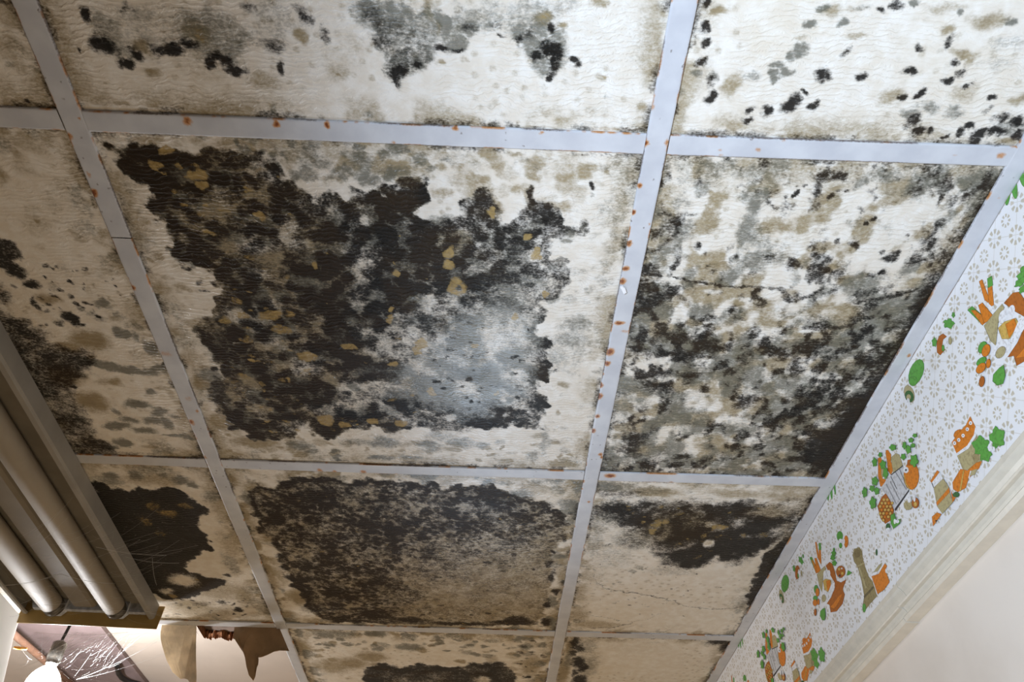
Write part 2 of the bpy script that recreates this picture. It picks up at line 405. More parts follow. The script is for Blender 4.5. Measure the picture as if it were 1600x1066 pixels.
    def mesh(s, name):
        cx, cy = (s.x[0]+s.x[-1])/2, (s.y[0]+s.y[-1])/2
        hx, hy = (s.x[-1]-s.x[0])/2, (s.y[-1]-s.y[0])/2
        u = (s.X-cx)/hx; v = (s.Y-cy)/hy
        Z = -0.0045*(1-u**4)*(1-v**4)*0.7 + (fbm(s.X*8, s.Y*8, s.seed+30)-0.5)*0.0022*(1-u**8)*(1-v**8)
        A = np.clip(np.stack([s.F['K'], s.F['G'], s.F['O'], s.F['T']], -1), 0, 1)
        return grid_mesh(name, np.stack([s.X-cx, s.Y-cy, Z], -1), 'mould', A, skirt=0.014), (cx, cy, CEIL)

ceiling = empty('ceiling', (0, 0, 0), kind='structure', label='suspended ceiling of mouldy tiles in a white metal grid')
GAP = 0.003
def tile(cols, row, seed, painter, label, stain=0.6):
    x0, x1 = cols; y0 = -0.6+0.6*row; y1 = y0+0.6
    P = Paint(x0+GAP, x1-GAP, y0+GAP, y1-GAP, seed)
    P.edges(stain=stain); P.speck(); painter(P)
    me, loc = P.mesh('ceiling_tile')
    return link('ceiling_tile', me, M_TILE, ceiling, label=label, loc=loc)
CL, CM, CR = (-1.2, XA), (XA, XB), (XB, XW-0.012)

def paint_M0(P):
    P.area('G', [(140,10),(200,0),(330,5),(400,50),(385,105),(330,100),(260,95),(200,95),(150,75)], 0.50, 0.012, 0.012, mottle=0.5)
    P.blobs('K', [(135,24,10,15),(160,70,20,18),(192,95,15,11),(216,86,11,10),(205,75,14,9,.7),(262,76,26,13),(292,72,20,10),(345,92,22,12),(372,104,20,12),(328,98,9,8),(440,106,9,11),(428,72,16,14,.75),(477,20,14,20,.7),(505,55,11,16,.65),(425,66,26,14,.6),(127,78,4,4),(390,12,16,10,.6),(200,14,16,12,.5)])
    P.area('G', [(545,0),(640,0),(700,25),(760,35),(722,72),(700,82),(690,70),(664,102),(640,110),(624,132),(604,98),(590,58),(555,45)], 0.75, 0.008, 0.012, web=0.3, mottle=0.4)
    P.area('K', [(560,10),(610,30),(650,40),(690,60),(660,95),(640,105),(624,128),(606,96),(592,60)], 0.50, 0.01, 0.012, mottle=0.7)
    P.blobs('K', [(616,112,16,14),(628,104,12,10),(651,98,9,9),(690,72,13,8),(712,76,8,6),(622,128,6,5),(575,22,14,12,.55),(600,60,18,14,.55)])
    P.area('G', [(705,0),(900,0),(885,30),(880,50),(800,62),(785,42),(725,56),(700,30)], 0.42, 0.012, 0.012, mottle=0.8)
    P.area('G', [(800,30),(885,30),(880,105),(858,118),(830,95),(805,72)], 0.75, 0.008, 0.01, web=0.3)
    P.blobs('K', [(862,78,20,14),(870,92,10,22),(840,88,12,8),(860,112,7,9),(896,95,10,9),(868,40,8,12),(812,62,12,9,.7),(830,55,14,14,.5),(783,52,9,5,.8),(735,40,14,8,.5),(775,35,12,10,.5)])
    P.blobs('O', [(848,25,22,14,.9),(672,18,13,24,.8),(683,45,7,12,.8),(310,52,24,26,.8),(222,70,16,14,.8),(238,110,22,9,.8),(412,124,30,16,.6),(528,112,24,18,.5),(527,113,7,6,.9),(692,96,9,6,.8),(190,164,18,7,.6),(242,164,16,8,.6),(340,166,24,9,.6),(940,122,7,5,.7),(1006,166,9,8,.7),(470,55,10,18,.8),(555,70,20,20,.35),(730,92,7,5,.5),(935,5,16,8,.7),(885,38,9,5,.8),(720,192,8,5,.5),(820,196,16,4,.6),(965,200,10,5,.6),(530,90,45,40,.25),(330,110,60,25,.3)])
    P.blobs('T', [(848,22,18,8,.55),(312,60,10,16,.5)])
    P.blobs('G', [(575,178,11,9,.5),(427,170,8,8,.6),(410,175,9,6,.6),(500,180,10,5,.5),(778,193,9,6,.6),(950,150,8,7,.4),(1000,200,7,6,.6),(1032,12,12,12,.4),(430,30,40,40,.35)])
def paint_R0(P):
    P.blobs('K', [(1103,8,8,14),(1105,42,10,12),(1100,68,8,9),(1096,98,9,11),(1108,128,12,10,.7),(1110,152,11,12),(1168,167,9,7),(1165,185,10,6),(1197,172,15,12),(1236,160,15,13),(1272,165,11,10),(1257,143,7,5),(1287,113,12,13),(1322,77,8,9,.7),(1345,118,11,10),(1418,110,13,10),(1438,68,10,9,.8),(1480,66,10,12,.7),(1488,92,10,7,.7),(1436,145,11,9),(1407,152,10,9),(1482,123,9,7),(1500,110,12,8,.7),(1512,130,8,7),(1548,150,9,8),(1541,172,7,5,.6),(1425,190,14,13,.8),(1432,206,13,7),(1453,203,9,8),(1475,212,6,5),(1562,184,14,9,.8),(1500,205,11,10),(1528,210,14,12),(1556,206,18,10),(1590,192,16,12),(1590,213,14,10),(1525,222,14,6),(1375,12,12,7,.8),(1400,4,10,7,.8),(1515,195,10,6)])
    P.blobs('G', [(1420,178,16,10,.7),(1450,165,26,10,.6),(1492,172,18,12,.55),(1085,118,10,8,.7),(1110,122,12,8,.6),(1215,102,13,9,.8),(1230,108,16,10,.8),(1252,75,12,12,.8),(1238,84,9,9,.8),(1209,118,8,7,.8),(1261,37,10,8,.9),(1286,10,12,9,.8),(1315,31,9,7,.8),(1577,30,14,10,.9),(1502,18,8,7,.9),(1423,0,10,6,.9),(1570,70,40,12,.35),(1555,100,40,12,.3),(1580,200,40,18,.6),(1060,140,8,10,.5),(1175,118,18,10,.5),(1345,5,16,8,.5),(1160,60,30,30,.12)])
    P.blobs('O', [(1298,14,22,12,.7),(1335,52,20,8,.6),(1478,46,16,11,.7),(1505,78,26,9,.75),(1515,92,12,12,.7),(1545,30,34,18,.7),(1465,10,34,12,.5),(1395,150,24,16,.6),(1505,143,28,18,.5),(1592,155,18,12,.7),(1575,222,22,7,.8),(1340,215,8,7,.6),(1396,214,10,8,.6),(1150,195,30,9,.6),(1225,214,16,4,.6),(1142,132,18,26,.7),(1122,18,12,12,.8),(1254,58,14,7,.5),(1485,6,40,10,.5),(1330,10,10,8,.4)])
def paint_L0(P):
    P.blobs('O', [(10,70,30,30,.5),(60,60,16,16,.4),(35,105,16,14,.5),(25,90,8,10,.5),(70,145,22,12,.6),(55,135,12,12,.5),(10,135,14,16,.45)])
    P.blobs('K', [(38,156,6,5),(5,5,10,8,.7)]); P.blobs('G', [(20,100,10,8,.4),(55,108,10,8,.4),(30,75,20,20,.3)])
def paint_L1(P):
    P.area('K', [(-20,470),(40,500),(70,522),(112,540),(152,552),(150,572),(128,590),(118,606),(140,655),(150,680),(185,698),(195,722),(60,722),(-60,520)], 0.70, 0.012, 0.012, mottle=0.35)
    P.area('K', [(-40,370),(18,375),(32,400),(28,412),(0,420),(-40,430)], 0.85, 0.006, 0.012)
    P.blobs('K', [(15,415,26,10),(30,425,20,9),(52,443,14,8),(22,443,6,5,.8),(0,455,20,20,.7),(60,474,8,8,.8),(80,474,6,5,.8),(78,486,7,5,.7),(112,496,12,11),(118,503,9,8),(132,507,8,3),(95,503,10,6,.7),(63,505,5,4,.8),(42,500,9,8,.7),(78,507,5,4,.7),(58,470,5,5,.8),(125,573,7,5),(92,578,30,18,.7),(116,602,8,5),(120,640,20,12,.6),(88,630,22,14,.6),(0,500,30,30,.7),(52,518,30,16,.6),(100,560,30,12,.6)])
    P.blobs('O', [(62,350,26,18,.4),(62,350,7,7,.8),(85,318,20,16,.35),(35,255,20,20,.4),(25,240,9,14,.6),(0,270,20,20,.6),(80,300,16,8,.35),(140,530,36,18,.85),(110,540,26,12,.8),(78,465,24,9,.7),(145,625,30,18,.95),(105,585,34,20,.8),(180,594,14,8,.8),(165,592,20,8,.5),(180,495,14,7,.5),(212,503,12,9,.6),(145,555,12,5,.7),(170,710,40,8,.3),(240,698,20,5,.6),(95,660,20,10,.6),(150,690,30,20,.5),(265,615,10,10,.5)])
    P.line('G', [(132,560),(160,566),(190,574),(215,580),(240,580),(258,572)], 11, 0.85)
    P.blobs('G', [(158,472,16,9,.85),(190,520,15,9,.9),(212,526,11,9,.7),(238,545,12,14,.8),(215,630,24,9,.9),(250,643,16,10,.85),(200,655,18,9,.8),(185,665,26,6,.9),(238,655,18,8,.85),(262,660,12,10,.85),(228,672,24,6,.8),(275,680,22,4,.8),(296,684,12,4,.8),(195,692,16,9,.9),(178,700,16,4,.8),(238,611,10,7,.8),(275,650,9,4,.6),(183,642,8,8,.7),(170,480,9,6,.5),(145,487,9,7,.5),(130,478,8,5,.6),(100,420,14,14,.3),(155,495,12,6,.5),(85,445,12,10,.4),(183,490,10,5,.5)])
    P.sprinkle('K', [(60,400),(170,420),(200,470),(150,500),(60,480)], 45, 0.002, 0.005, 0.5, 0.85)
    P.sprinkle('O', [(20,210),(140,220),(230,440),(280,650),(180,520),(60,420)], 40, 0.004, 0.012, 0.25, 0.5)
def paint_M1(P):
    main = [(178,228),(215,222),(260,238),(330,230),(372,234),(412,236),(436,258),(452,280),(486,308),(502,296),(536,304),(548,300),(562,296),(592,298),(600,288),(622,292),(640,278),(658,276),(672,296),(666,322),(652,330),(664,342),(690,344),(722,338),(728,306),(748,292),(770,300),(782,318),(790,345),(802,342),(818,325),(824,292),(840,300),(862,318),(872,338),(905,348),(914,358),(896,366),(868,372),(862,398),(886,404),(890,432),(886,458),(868,466),(848,474),(850,500),(842,520),(866,532),(864,546),(848,552),(864,576),(862,588),(842,594),(846,618),(858,632),(848,644),(846,672),(826,668),(800,660),(770,668),(742,668),(700,676),(672,672),(664,656),(648,668),(610,676),(585,664),(545,668),(520,682),(492,676),(478,660),(452,684),(420,690),(392,682),(360,668),(336,636),(326,606),(350,586),(336,562),(322,538),(302,516),(330,488),(348,462),(334,424),(306,412),(282,412),(266,388),(258,352),(240,342),(236,306),(222,282),(200,272),(186,262)]
    d = P.area('K', main, 0.0, 0.004, 0.014)
    ins = 1-sst(-0.004, 0.004, d+(P.fine-0.5)*0.010)
    P._max('K', ins*np.clip(0.37+0.52*(1-sst(0.30, 0.70, P.f48))+0.10*(1-sst(0.2, 0.7, P.f90))+0.95*(P.mid-0.5)+0.55*(P.soft-0.5), 0, 1))
    # darkest colonies along the rim
    rim = np.exp(-((d+0.012)/0.012)**2)*(0.35+1.0*P.soft); P._max('K', np.where(d < 0.003, np.clip(rim, 0, 0.97), 0))
    # the paint under the left half has browned
    P._max('O', ins*0.85*sst(0.30, 0.62, 0.52-(P.X+0.34)*1.1+(P.soft-0.5)*0.9))
    P.blobs('K', [(330,325,28,16,-.8),(295,300,16,9,-.25),(370,400,14,12,-.35),(480,440,22,10,-.6),(555,500,18,9,-.5),(410,455,14,12,-.4),(590,240,8,8,-.5),(660,465,24,6,-.55),(430,540,20,9,-.6),(520,592,10,9,-.8),(555,583,10,6,-.6),(565,635,10,8,-.7),(470,590,10,7,-.6),(460,510,20,8,-.5),(690,330,12,8,-.8),(670,332,14,12,-.7),(780,335,12,8,-.5),(740,420,14,8,-.5),(805,400,10,16,-.3),(360,345,20,9,-.3),(400,420,26,14,-.3),(340,520,18,26,-.35),(390,600,20,30,-.3),(440,420,20,20,-.3)])
    P.cut('K', [(596,606),(640,560),(690,530),(705,500),(735,490),(780,478),(815,480),(838,500),(836,560),(834,610),(815,632),(780,630),(740,650),(700,640),(640,622)], 0.80, 0.022)
    P.cut('K', [(640,470),(720,470),(790,440),(850,450),(850,540),(700,560),(600,580)], 0.32, 0.03)
    P.cut('K', [(700,345),(880,360),(880,460),(760,480),(690,430)], 0.16, 0.03)
    P.sprinkle('K', [(630,560),(700,500),(830,490),(840,620),(700,650)], 60, 0.002, 0.006, 0.45, 0.8)
    P.blobs('K', [(735,437,14,10,.95),(760,440,8,7,.9),(745,462,12,6,.9),(715,404,10,14,.9),(655,400,24,18,.92),(618,395,26,20,.92),(928,288,9,6,.95),(830,302,6,9,.95)], edge=0.3)
    P._max('G', ins*(0.35+0.5*sst(0.35, 0.7, P.mid)))
    P.sprinkle('G', [(200,235),(440,290),(880,350),(850,650),(380,660),(300,420)], 90, 0.008, 0.02, 0.5, 0.85)
    P.sprinkle('T', [(190,235),(420,250),(480,320),(480,680),(380,670),(330,480),(260,330)], 62, 0.003, 0.010, 0.45, 0.72, 0.6)
    P.sprinkle('T', [(400,560),(640,600),(700,650),(560,675),(400,680)], 30, 0.003, 0.010, 0.45, 0.72, 0.6)
    P.sprinkle('T', [(480,330),(700,340),(700,480),(600,600),(480,560)], 12, 0.002, 0.005, 0.45, 0.7, 0.7)
    P.blobs('T', [(700,392,9,9),(698,410,10,8),(715,445,15,14),(619,424,10,9),(838,396,8,8),(822,369,8,6),(806,492,9,7),(848,458,6,6),(492,412,8,8),(608,481,6,5),(609,494,8,6),(420,492,20,9,.75),(440,512,18,6,.7),(245,258,14,9),(306,270,18,10),(262,235,14,8),(765,328,7,11),(660,536,12,7),(616,565,9,5),(655,545,8,6),(480,555,18,8),(545,538,12,6),(508,655,14,9),(585,657,10,4),(625,660,12,5),(540,662,10,5),(742,538,8,4),(672,610,8,6),(778,613,4,4),(405,334,9,6),(315,288,10,6),(430,490,12,6)], 0.85, 0.5)
    P.blobs('T', [(718,448,4,4,-.9)])
    # ochre and grey mottling round the black mass
    P.sprinkle('O', [(270,205),(560,215),(800,240),(960,260),(880,330),(790,300),(700,280),(600,270),(500,290),(440,250)], 90, 0.006, 0.018, 0.35, 0.75)
    P.sprinkle('G', [(280,205),(560,222),(700,232),(700,270),(560,285),(470,275)], 60, 0.005, 0.013, 0.4, 0.75)
    P.blobs('O', [(622,262,34,18,.9),(640,285,18,14,.9),(545,255,22,10,.8),(690,300,18,10,.6),(750,300,30,14,.7),(775,320,14,20,.8),(830,315,12,16,.6),(760,330,30,20,.5),(200,310,20,20,.5),(192,300,14,14,.6),(250,400,10,10,.6),(262,450,12,10,.5),(300,560,20,30,.5),(320,600,26,18,.8),(345,660,26,18,.8),(400,690,50,12,.8),(880,725,30,6,.9),(840,680,16,6,.6),(880,600,10,6,.7),(872,645,6,6,.7)])
    P.blobs('G', [(345,545,30,50,.6),(330,585,26,12,.75),(345,620,20,30,.7),(905,505,26,16,.6),(890,530,34,16,.55),(870,560,26,20,.45),(905,545,14,40,.35),(850,690,10,30,.5),(832,712,12,10,.5),(470,695,24,8,.7),(485,705,14,5,.7),(525,705,9,4,.8),(530,715,8,6,.8),(600,690,30,10,.7),(560,690,40,8,.5),(595,715,25,5,.7),(670,695,30,10,.6),(720,690,26,10,.6),(690,680,30,10,.5),(640,715,20,5,.6),(750,695,14,6,.6),(780,690,10,6,.5),(890,360,14,8,.8),(884,372,14,6,.7),(905,350,6,8,.7),(925,452,10,6,.4)])
    P.sprinkle('O', [(340,670),(560,690),(900,690),(900,728),(350,718)], 80, 0.005, 0.016, 0.4, 0.8, 0.8)
    P.sprinkle('G', [(860,350),(990,260),(930,640),(905,720),(850,690),(870,560)], 60, 0.004, 0.012, 0.2, 0.42)
    P.sprinkle('O', [(200,280),(260,400),(340,520),(320,620),(270,540),(170,260)], 40, 0.005, 0.013, 0.35, 0.6)
    P.blobs('K', [(312,440,7,6,.8),(320,452,8,4,.6),(335,575,7,5,.9)])
def paint_R1(P):
    full = [(1030,250),(1580,275),(1300,742),(945,735)]
    n = fbm(P.X*13, P.Y*13, 501, 4); n2 = fbm(P.X*45, P.Y*30, 503, 4); n3 = fbm(P.X*100, P.Y*60, 505, 3)
    q = lambda pts: poly_sdf(P.WX, P.WY, [on_z(*p)[:2] for p in pts])
    low = 1-sst(-0.10, 0.10, q([(960,440),(1200,400),(1330,470),(1440,430),(1400,600),(1300,742),(945,735)]))
    clear = 1-sst(-0.03, 0.05, q([(1060,300),(1230,270),(1480,320),(1440,400),(1330,400),(1240,370),(1150,420),(1080,470)]))
    left = 1-sst(-0.01, 0.05, q([(1032,250),(1065,270),(1060,380),(1010,460),(975,560),(990,420)]))
    dens = 0.43+0.14*low+0.14*left-0.13*clear
    n4 = fbm(P.WX*75, P.WY*70, 507, 4)
    P._max('K', sst(0.36, 0.86, dens+(n-0.5)*0.55+(n2-0.5)*0.75+(n4-0.5)*1.0+(n3-0.5)*0.4)*0.82)
    P._max('G', sst(0.36, 0.75, dens+0.06+(n-0.5)*0.5+(fbm(P.X*42, P.Y*34, 511)-0.5)*1.1)*0.70)
    P._max('O', sst(0.38, 0.75, 0.48+0.1*low+(fbm(P.X*40, P.Y*40, 521)-0.5)*1.4)*0.72)
    P.area('K', [(1590,262),(1545,285),(1520,330),(1490,380),(1455,430),(1430,470),(1400,510),(1390,560),(1330,620),(1290,660),(1240,690),(1280,750),(1310,750),(1480,470)], 0.92, 0.020, 0.02)
    P.area('K', [(1445,440),(1480,440),(1310,750),(1250,720),(1330,640),(1390,560)], 0.98, 0.012, 0.012)
    P.blobs('K', [(1300,480,46,22,-.85),(1210,420,40,26,-.6),(1370,390,50,26,-.8),(1380,430,50,24,-.7),(1100,440,30,18,-.5),(1080,610,40,16,-.6),(1000,620,30,20,-.6),(1240,490,26,18,-.5),(1230,350,40,30,-.85),(1130,330,40,26,-.5),(1410,330,50,24,-.85),(1030,700,40,20,-.6),(1330,440,30,16,-.6)])
    P.blobs('G', [(1300,480,46,20,-.85),(1370,395,60,30,-.85),(1210,425,36,22,-.6),(1410,330,50,24,-.85),(1230,350,40,26,-.8)])
    P.blobs('K', [(1355,347,7,6,.95),(1368,338,5,5,.8),(1229,303,5,4,.9),(1245,302,6,4,.9),(1272,302,7,4,.8),(1298,304,6,5,.8),(1260,292,4,4,.8),(1288,286,5,4,.8),(1310,298,8,4,.8),(1325,298,6,4,.8),(1415,367,6,4,.7),(1335,378,10,8,.8),(1312,375,6,5,.7),(1390,400,16,8,.85),(1400,393,12,5,.8),(1378,420,12,6,.85),(1358,425,8,5,.8),(1376,390,6,5,.7),(1240,410,14,9,.8),(1460,360,8,22,.8),(1470,310,8,18,.7),(1485,290,7,14,.7),(1455,400,10,12,.7),(1490,310,14,10,.5),(1450,415,10,8,.7),(1345,555,16,9,.85),(1160,628,18,9,.8),(1100,605,14,8,.85),(1040,600,16,8,.8),(1045,580,12,8,.7)])
    P.line('K', [(1205,445),(1225,452),(1235,470),(1260,460),(1280,450)], 6, 0.8)
    P.line('K', [(1050,432),(1090,440),(1130,446),(1170,448),(1200,446)], 3, 0.85)
    P.line('K', [(1335,470),(1370,465),(1405,458),(1430,450)], 6, 0.8)
    P.line('K', [(1255,508),(1290,512),(1330,505),(1370,490)], 5, 0.8)
    P.blobs('O', [(1110,412,16,9,.9),(1300,415,18,9,.9),(1320,435,16,10,.9),(1185,545,16,9,.95),(1150,470,14,7,.9),(1080,540,20,12,.8),(1085,500,14,8,.8),(1405,290,40,20,.7),(1510,285,14,10,.8),(1500,330,8,10,.7),(1260,345,18,12,.7),(1285,340,14,10,.7),(1390,505,24,12,.8),(1430,440,26,12,.7),(1060,465,20,10,.6),(1140,700,40,14,.8),(1000,700,26,16,.8),(1220,715,40,12,.8),(1310,530,20,10,.8),(1110,340,14,8,.6)])
    P.blobs('G', [(1095,290,16,16,.6),(1380,275,40,12,.6),(1345,285,12,16,.6),(1460,275,20,16,.7),(1080,350,14,10,.6),(1060,715,30,12,.8),(1005,715,14,12,.7)])
def paint_L2(P):
    P.area('K', [(140,748),(178,760),(205,768),(215,758),(236,764),(252,758),(272,760),(292,770),(308,784),(326,790),(324,800),(308,808),(312,818),(322,836),(330,858),(300,872),(286,886),(296,892),(322,898),(352,906),(352,914),(322,922),(300,934),(262,936),(238,925),(205,900),(150,800)], 0.98, 0.006, 0.010)
    P.blobs('K', [(288,905,26,10,-.85),(262,922,12,6,-.6)])
    P.blobs('O', [(240,748,60,12,.6),(350,790,26,40,.6),(340,920,50,20,.6),(320,955,60,14,.6),(360,850,20,26,.5),(380,930,20,20,.7),(300,945,40,14,.7)])
    P.blobs('T', [(262,800,22,8,.62),(240,790,14,8,.55),(288,788,16,7,.6),(230,812,14,10,.55),(272,930,6,4,.75),(312,905,5,3,.6),(250,830,12,8,.5)], edge=0.3)
    P.blobs('G', [(175,745,16,8,.8),(215,742,14,8,.7),(255,742,12,5,.7),(283,750,20,7,.8),(300,757,10,6,.8),(335,775,24,10,.6),(170,750,26,10,.6),(330,745,10,6,.5),(360,880,14,20,.5)])
    P.blobs('K', [(322,846,5,3,.9),(332,846,3,2,.9),(372,952,8,4,.95),(345,940,10,5,.7),(355,898,6,3,.9),(315,943,14,5,.5)])
    P.sprinkle('K', [(260,930),(380,930),(400,960),(270,965)], 40, 0.003, 0.007, 0.5, 0.85)
    P.sprinkle('O', [(260,930),(400,900),(430,965),(260,968)], 40, 0.004, 0.012, 0.4, 0.7)
def paint_M2(P):
    dark = [(384,764),(404,756),(424,758),(446,748),(476,744),(520,744),(546,752),(580,746),(620,750),(656,756),(676,752),(694,764),(712,756),(734,760),(756,756),(780,764),(800,770),(828,778),(850,786),(874,798),(892,802),(884,816),(886,834),(872,846),(862,868),(860,900),(858,930),(852,960),(830,978),(790,976),(700,978),(640,976),(560,974),(520,972),(496,964),(480,950),(474,936),(470,924),(456,916),(452,898),(438,884),(440,868),(430,858),(424,840),(404,830),(398,806),(388,788)]
    d = P.area('K', dark, 0.0, 0.005, 0.012)
    q = lambda pts: poly_sdf(P.WX, P.WY, [on_z(*p)[:2] for p in pts])
    fade = 1-sst(-0.11, 0.12, q([(640,985),(640,900),(720,862),(800,846),(900,836),(900,985)]))
    nz = fbm(P.X*60, P.Y*60, 611, 4)
    ins = 1-sst(-0.004, 0.004, d+(P.fine-0.5)*0.010)
    P._max('K', ins*np.clip(P.colony(0.62, 0.14, 0.40, 1.0)+(P.fine-0.5)*0.8, 0, 1)*(1-0.62*fade))
    rim = np.exp(-((d+0.010)/0.008)**2)*(0.45+P.soft); P._max('K', np.where(d < 0.002, np.clip(rim, 0, 0.95)*(1-0.75*fade), 0))
    P._max('G', 0.5*(1-sst(-0.005, 0.005, d))*(0.4+0.6*P.soft)*(1-0.35*fade))
    P._max('O', 0.95*(1-sst(-0.005, 0.01, d))*(0.45+0.55*nz))
    P.sprinkle('T', dark, 170, 0.0015, 0.006, 0.42, 0.66, 0.7)
    P.sprinkle('K', dark, 150, 0.003, 0.009, 0.55, 0.95, 0.7)
    P.blobs('K', [(800,972,46,5,.98),(720,974,70,4,.9),(640,968,40,6,.9),(862,900,6,12,.8),(858,880,8,6,.8),(868,925,6,5,.9),(864,862,6,5,.9),(856,945,7,6,.9),(853,972,10,7,.95),(808,968,26,8,.95),(432,850,10,6,.95),(442,868,14,6,.95),(445,885,10,5,.95),(455,900,12,6,.95),(462,915,8,7,.9),(880,840,8,8,.7),(870,805,14,8,.8),(850,790,16,8,.8)])
    P.blobs('O', [(400,765,26,16,.8),(470,932,26,14,.9),(450,960,20,8,.7),(880,870,10,8,.7),(878,900,8,18,.7),(872,950,8,8,.6),(700,748,26,6,.6),(840,765,20,8,.5),(420,840,16,8,.8),(530,745,50,5,.5),(890,780,10,20,.5),(740,930,80,40,.30),(830,900,40,60,.30)])
    P.blobs('G', [(390,780,16,14,.7),(490,950,24,10,.6),(812,772,26,10,.7),(785,785,40,14,.6),(840,752,16,6,.5)])
def paint_R2(P):
    P.area('K', [(932,792),(958,782),(985,786),(1010,778),(1050,784),(1082,780),(1120,784),(1160,778),(1200,792),(1240,780),(1285,772),(1268,806),(1240,840),(1215,852),(1190,858),(1168,876),(1140,880),(1118,870),(1100,882),(1072,888),(1050,880),(1030,878),(1016,860),(1006,842),(985,832),(965,818),(945,806)], 0.92, 0.022, 0.016, mottle=0.42)
    P.area('K', [(1285,772),(1262,778),(1250,810),(1215,845),(1190,870),(1180,900),(1165,935),(1172,952),(1190,940)], 0.92, 0.006, 0.014)
    P.blobs('K', [(1105,846,10,6,-.95),(1200,800,40,8,-.6),(1230,830,20,14,-.4),(1110,818,10,5,-.6),(1240,790,30,8,-.5)])
    P.blobs('K', [(945,800,30,12,.6),(990,845,30,12,.45),(960,770,60,8,.5)])
    P.blobs('G', [(960,800,40,24,.65),(990,840,40,20,.5),(950,760,36,8,.7),(1010,765,50,8,.4),(930,850,16,30,.4),(960,870,40,24,.3),(1050,890,50,10,.35)])
    P.blobs('T', [(1025,815,10,9,.62),(1018,828,6,7,.72),(1040,812,8,5,.7),(1125,822,16,6,.72),(1105,846,8,5,.6),(1158,835,6,5,.62),(1100,835,8,5,.55),(1060,800,8,4,.5),(1090,868,5,4,.6),(1195,835,10,6,.5),(1005,815,5,4,.6)], edge=0.3)
    P.sprinkle('T', [(960,785),(1200,790),(1170,870),(1050,875)], 40, 0.002, 0.007, 0.4, 0.62)
    P.blobs('O', [(1020,768,50,10,.8),(960,760,40,10,.6),(1230,775,50,12,.6),(1150,770,60,8,.6),(1235,850,20,16,.6),(1060,820,80,40,.8),(1200,800,60,16,.7),(905,960,20,12,.6),(930,975,50,8,.6)])
    P.line('K', [(928,896),(932,908),(944,917),(960,922),(985,924),(1010,929),(1040,934),(1060,942),(1085,948),(1110,950),(1140,949),(1162,947)], 2.2, 0.62)
    P.line('K', [(905,958),(930,962),(960,966),(985,970),(1005,967),(1035,957)], 1.7, 0.5)
    P.line('K', [(938,880),(945,895),(942,905)], 2, 0.4)
    P.line('K', [(985,972),(960,980),(900,982)], 2.5, 0.55)
    P.sprinkle('K', [(900,830),(1040,880),(1160,900),(1100,960),(900,970)], 60, 0.002, 0.004, 0.35, 0.7)
    P.sprinkle('G', [(900,780),(960,830),(1010,880),(960,950),(890,960)], 40, 0.005, 0.013, 0.25, 0.5)
def paint_M3(P):
    P.area('K', [(556,1100),(568,1050),(572,1040),(600,1034),(616,1042),(640,1040),(656,1034),(690,1040),(720,1040),(740,1034),(774,1034),(790,1040),(806,1050),(804,1100)], 0.90, 0.008, 0.014, mottle=0.2)
    P.blobs('K', [(755,1062,12,8,-.9),(660,1070,60,12,-.3),(775,1036,16,5,.95),(600,1042,24,6,.95)])
    P.sprinkle('G', [(460,985),(860,992),(860,1030),(480,1010)], 60, 0.008, 0.02, 0.4, 0.75)
    P.sprinkle('O', [(460,985),(860,992),(860,1066),(500,1066)], 80, 0.008, 0.022, 0.4, 0.8)
    P.blobs('G', [(590,990,18,6,.8),(640,1010,26,6,.8),(520,990,40,8,.6),(685,998,10,8,.8),(735,1007,10,4,.8),(812,998,12,6,.8),(820,1010,16,6,.7)])
    P.blobs('O', [(520,1040,30,14,.7),(580,1025,30,10,.8),(470,1010,20,14,.8),(550,1035,30,10,.8),(830,1040,20,20,.7)])
    P.sprinkle('K', [(810,1000),(860,1000),(860,1066),(800,1066)], 20, 0.004, 0.010, 0.5, 0.9)
def paint_R3(P):
    P.blobs('K', [(898,1003,10,10),(904,1012,12,8,.8),(902,1034,12,10),(910,1042,10,8,.9),(906,1062,14,10),(895,1020,6,6,.8),(898,1050,6,8,.8),(1138,1010,16,10),(1125,1003,20,5,.9),(1136,1022,8,8,.9)])
    P.blobs('G', [(915,1010,20,14,.5),(918,1040,20,20,.5),(888,1030,8,20,.6),(1110,1005,20,6,.4)])
    P.blobs('O', [(890,1010,10,20,.8),(880,1050,12,26,.8),(925,1030,20,26,.35),(1000,1010,80,14,.2)])

tile(CM, 0, 11, paint_M0, 'tile with ragged black patches along its far half, above the first cross bar', 0.12)
tile(CR, 0, 12, paint_R0, 'brightly lit tile with scattered round black mould spots', 0.08)
tile(CL, 0, 13, paint_L0, 'tan stained tile at the upper left corner', 0.45)
tile(CL, 1, 14, paint_L1, 'tan tile with grey-green blotches beside the light fixture')
tile(CM, 1, 15, paint_M1, 'central tile with the largest black mould mass and a pale shining patch', 0.42)
tile(CR, 1, 16, paint_R1, 'tile mottled all over with brown mould beside the papered wall')
tile(CL, 2, 17, paint_L2, 'tile with a jet black patch at the end of the light fixture')
tile(CM, 2, 18, paint_M2, 'tile covered in fine dark brown speckled mould', 0.85)
tile(CR, 2, 19, paint_R2, 'tan tile with a black band along its near edge by the wall')
tile(CM, 3, 20, paint_M3, 'far tile with ochre blotches and a black patch', 0.90)
tile(CR, 3, 21, paint_R3, 'nearly clean tan tile in the far corner by the wall', 0.30)

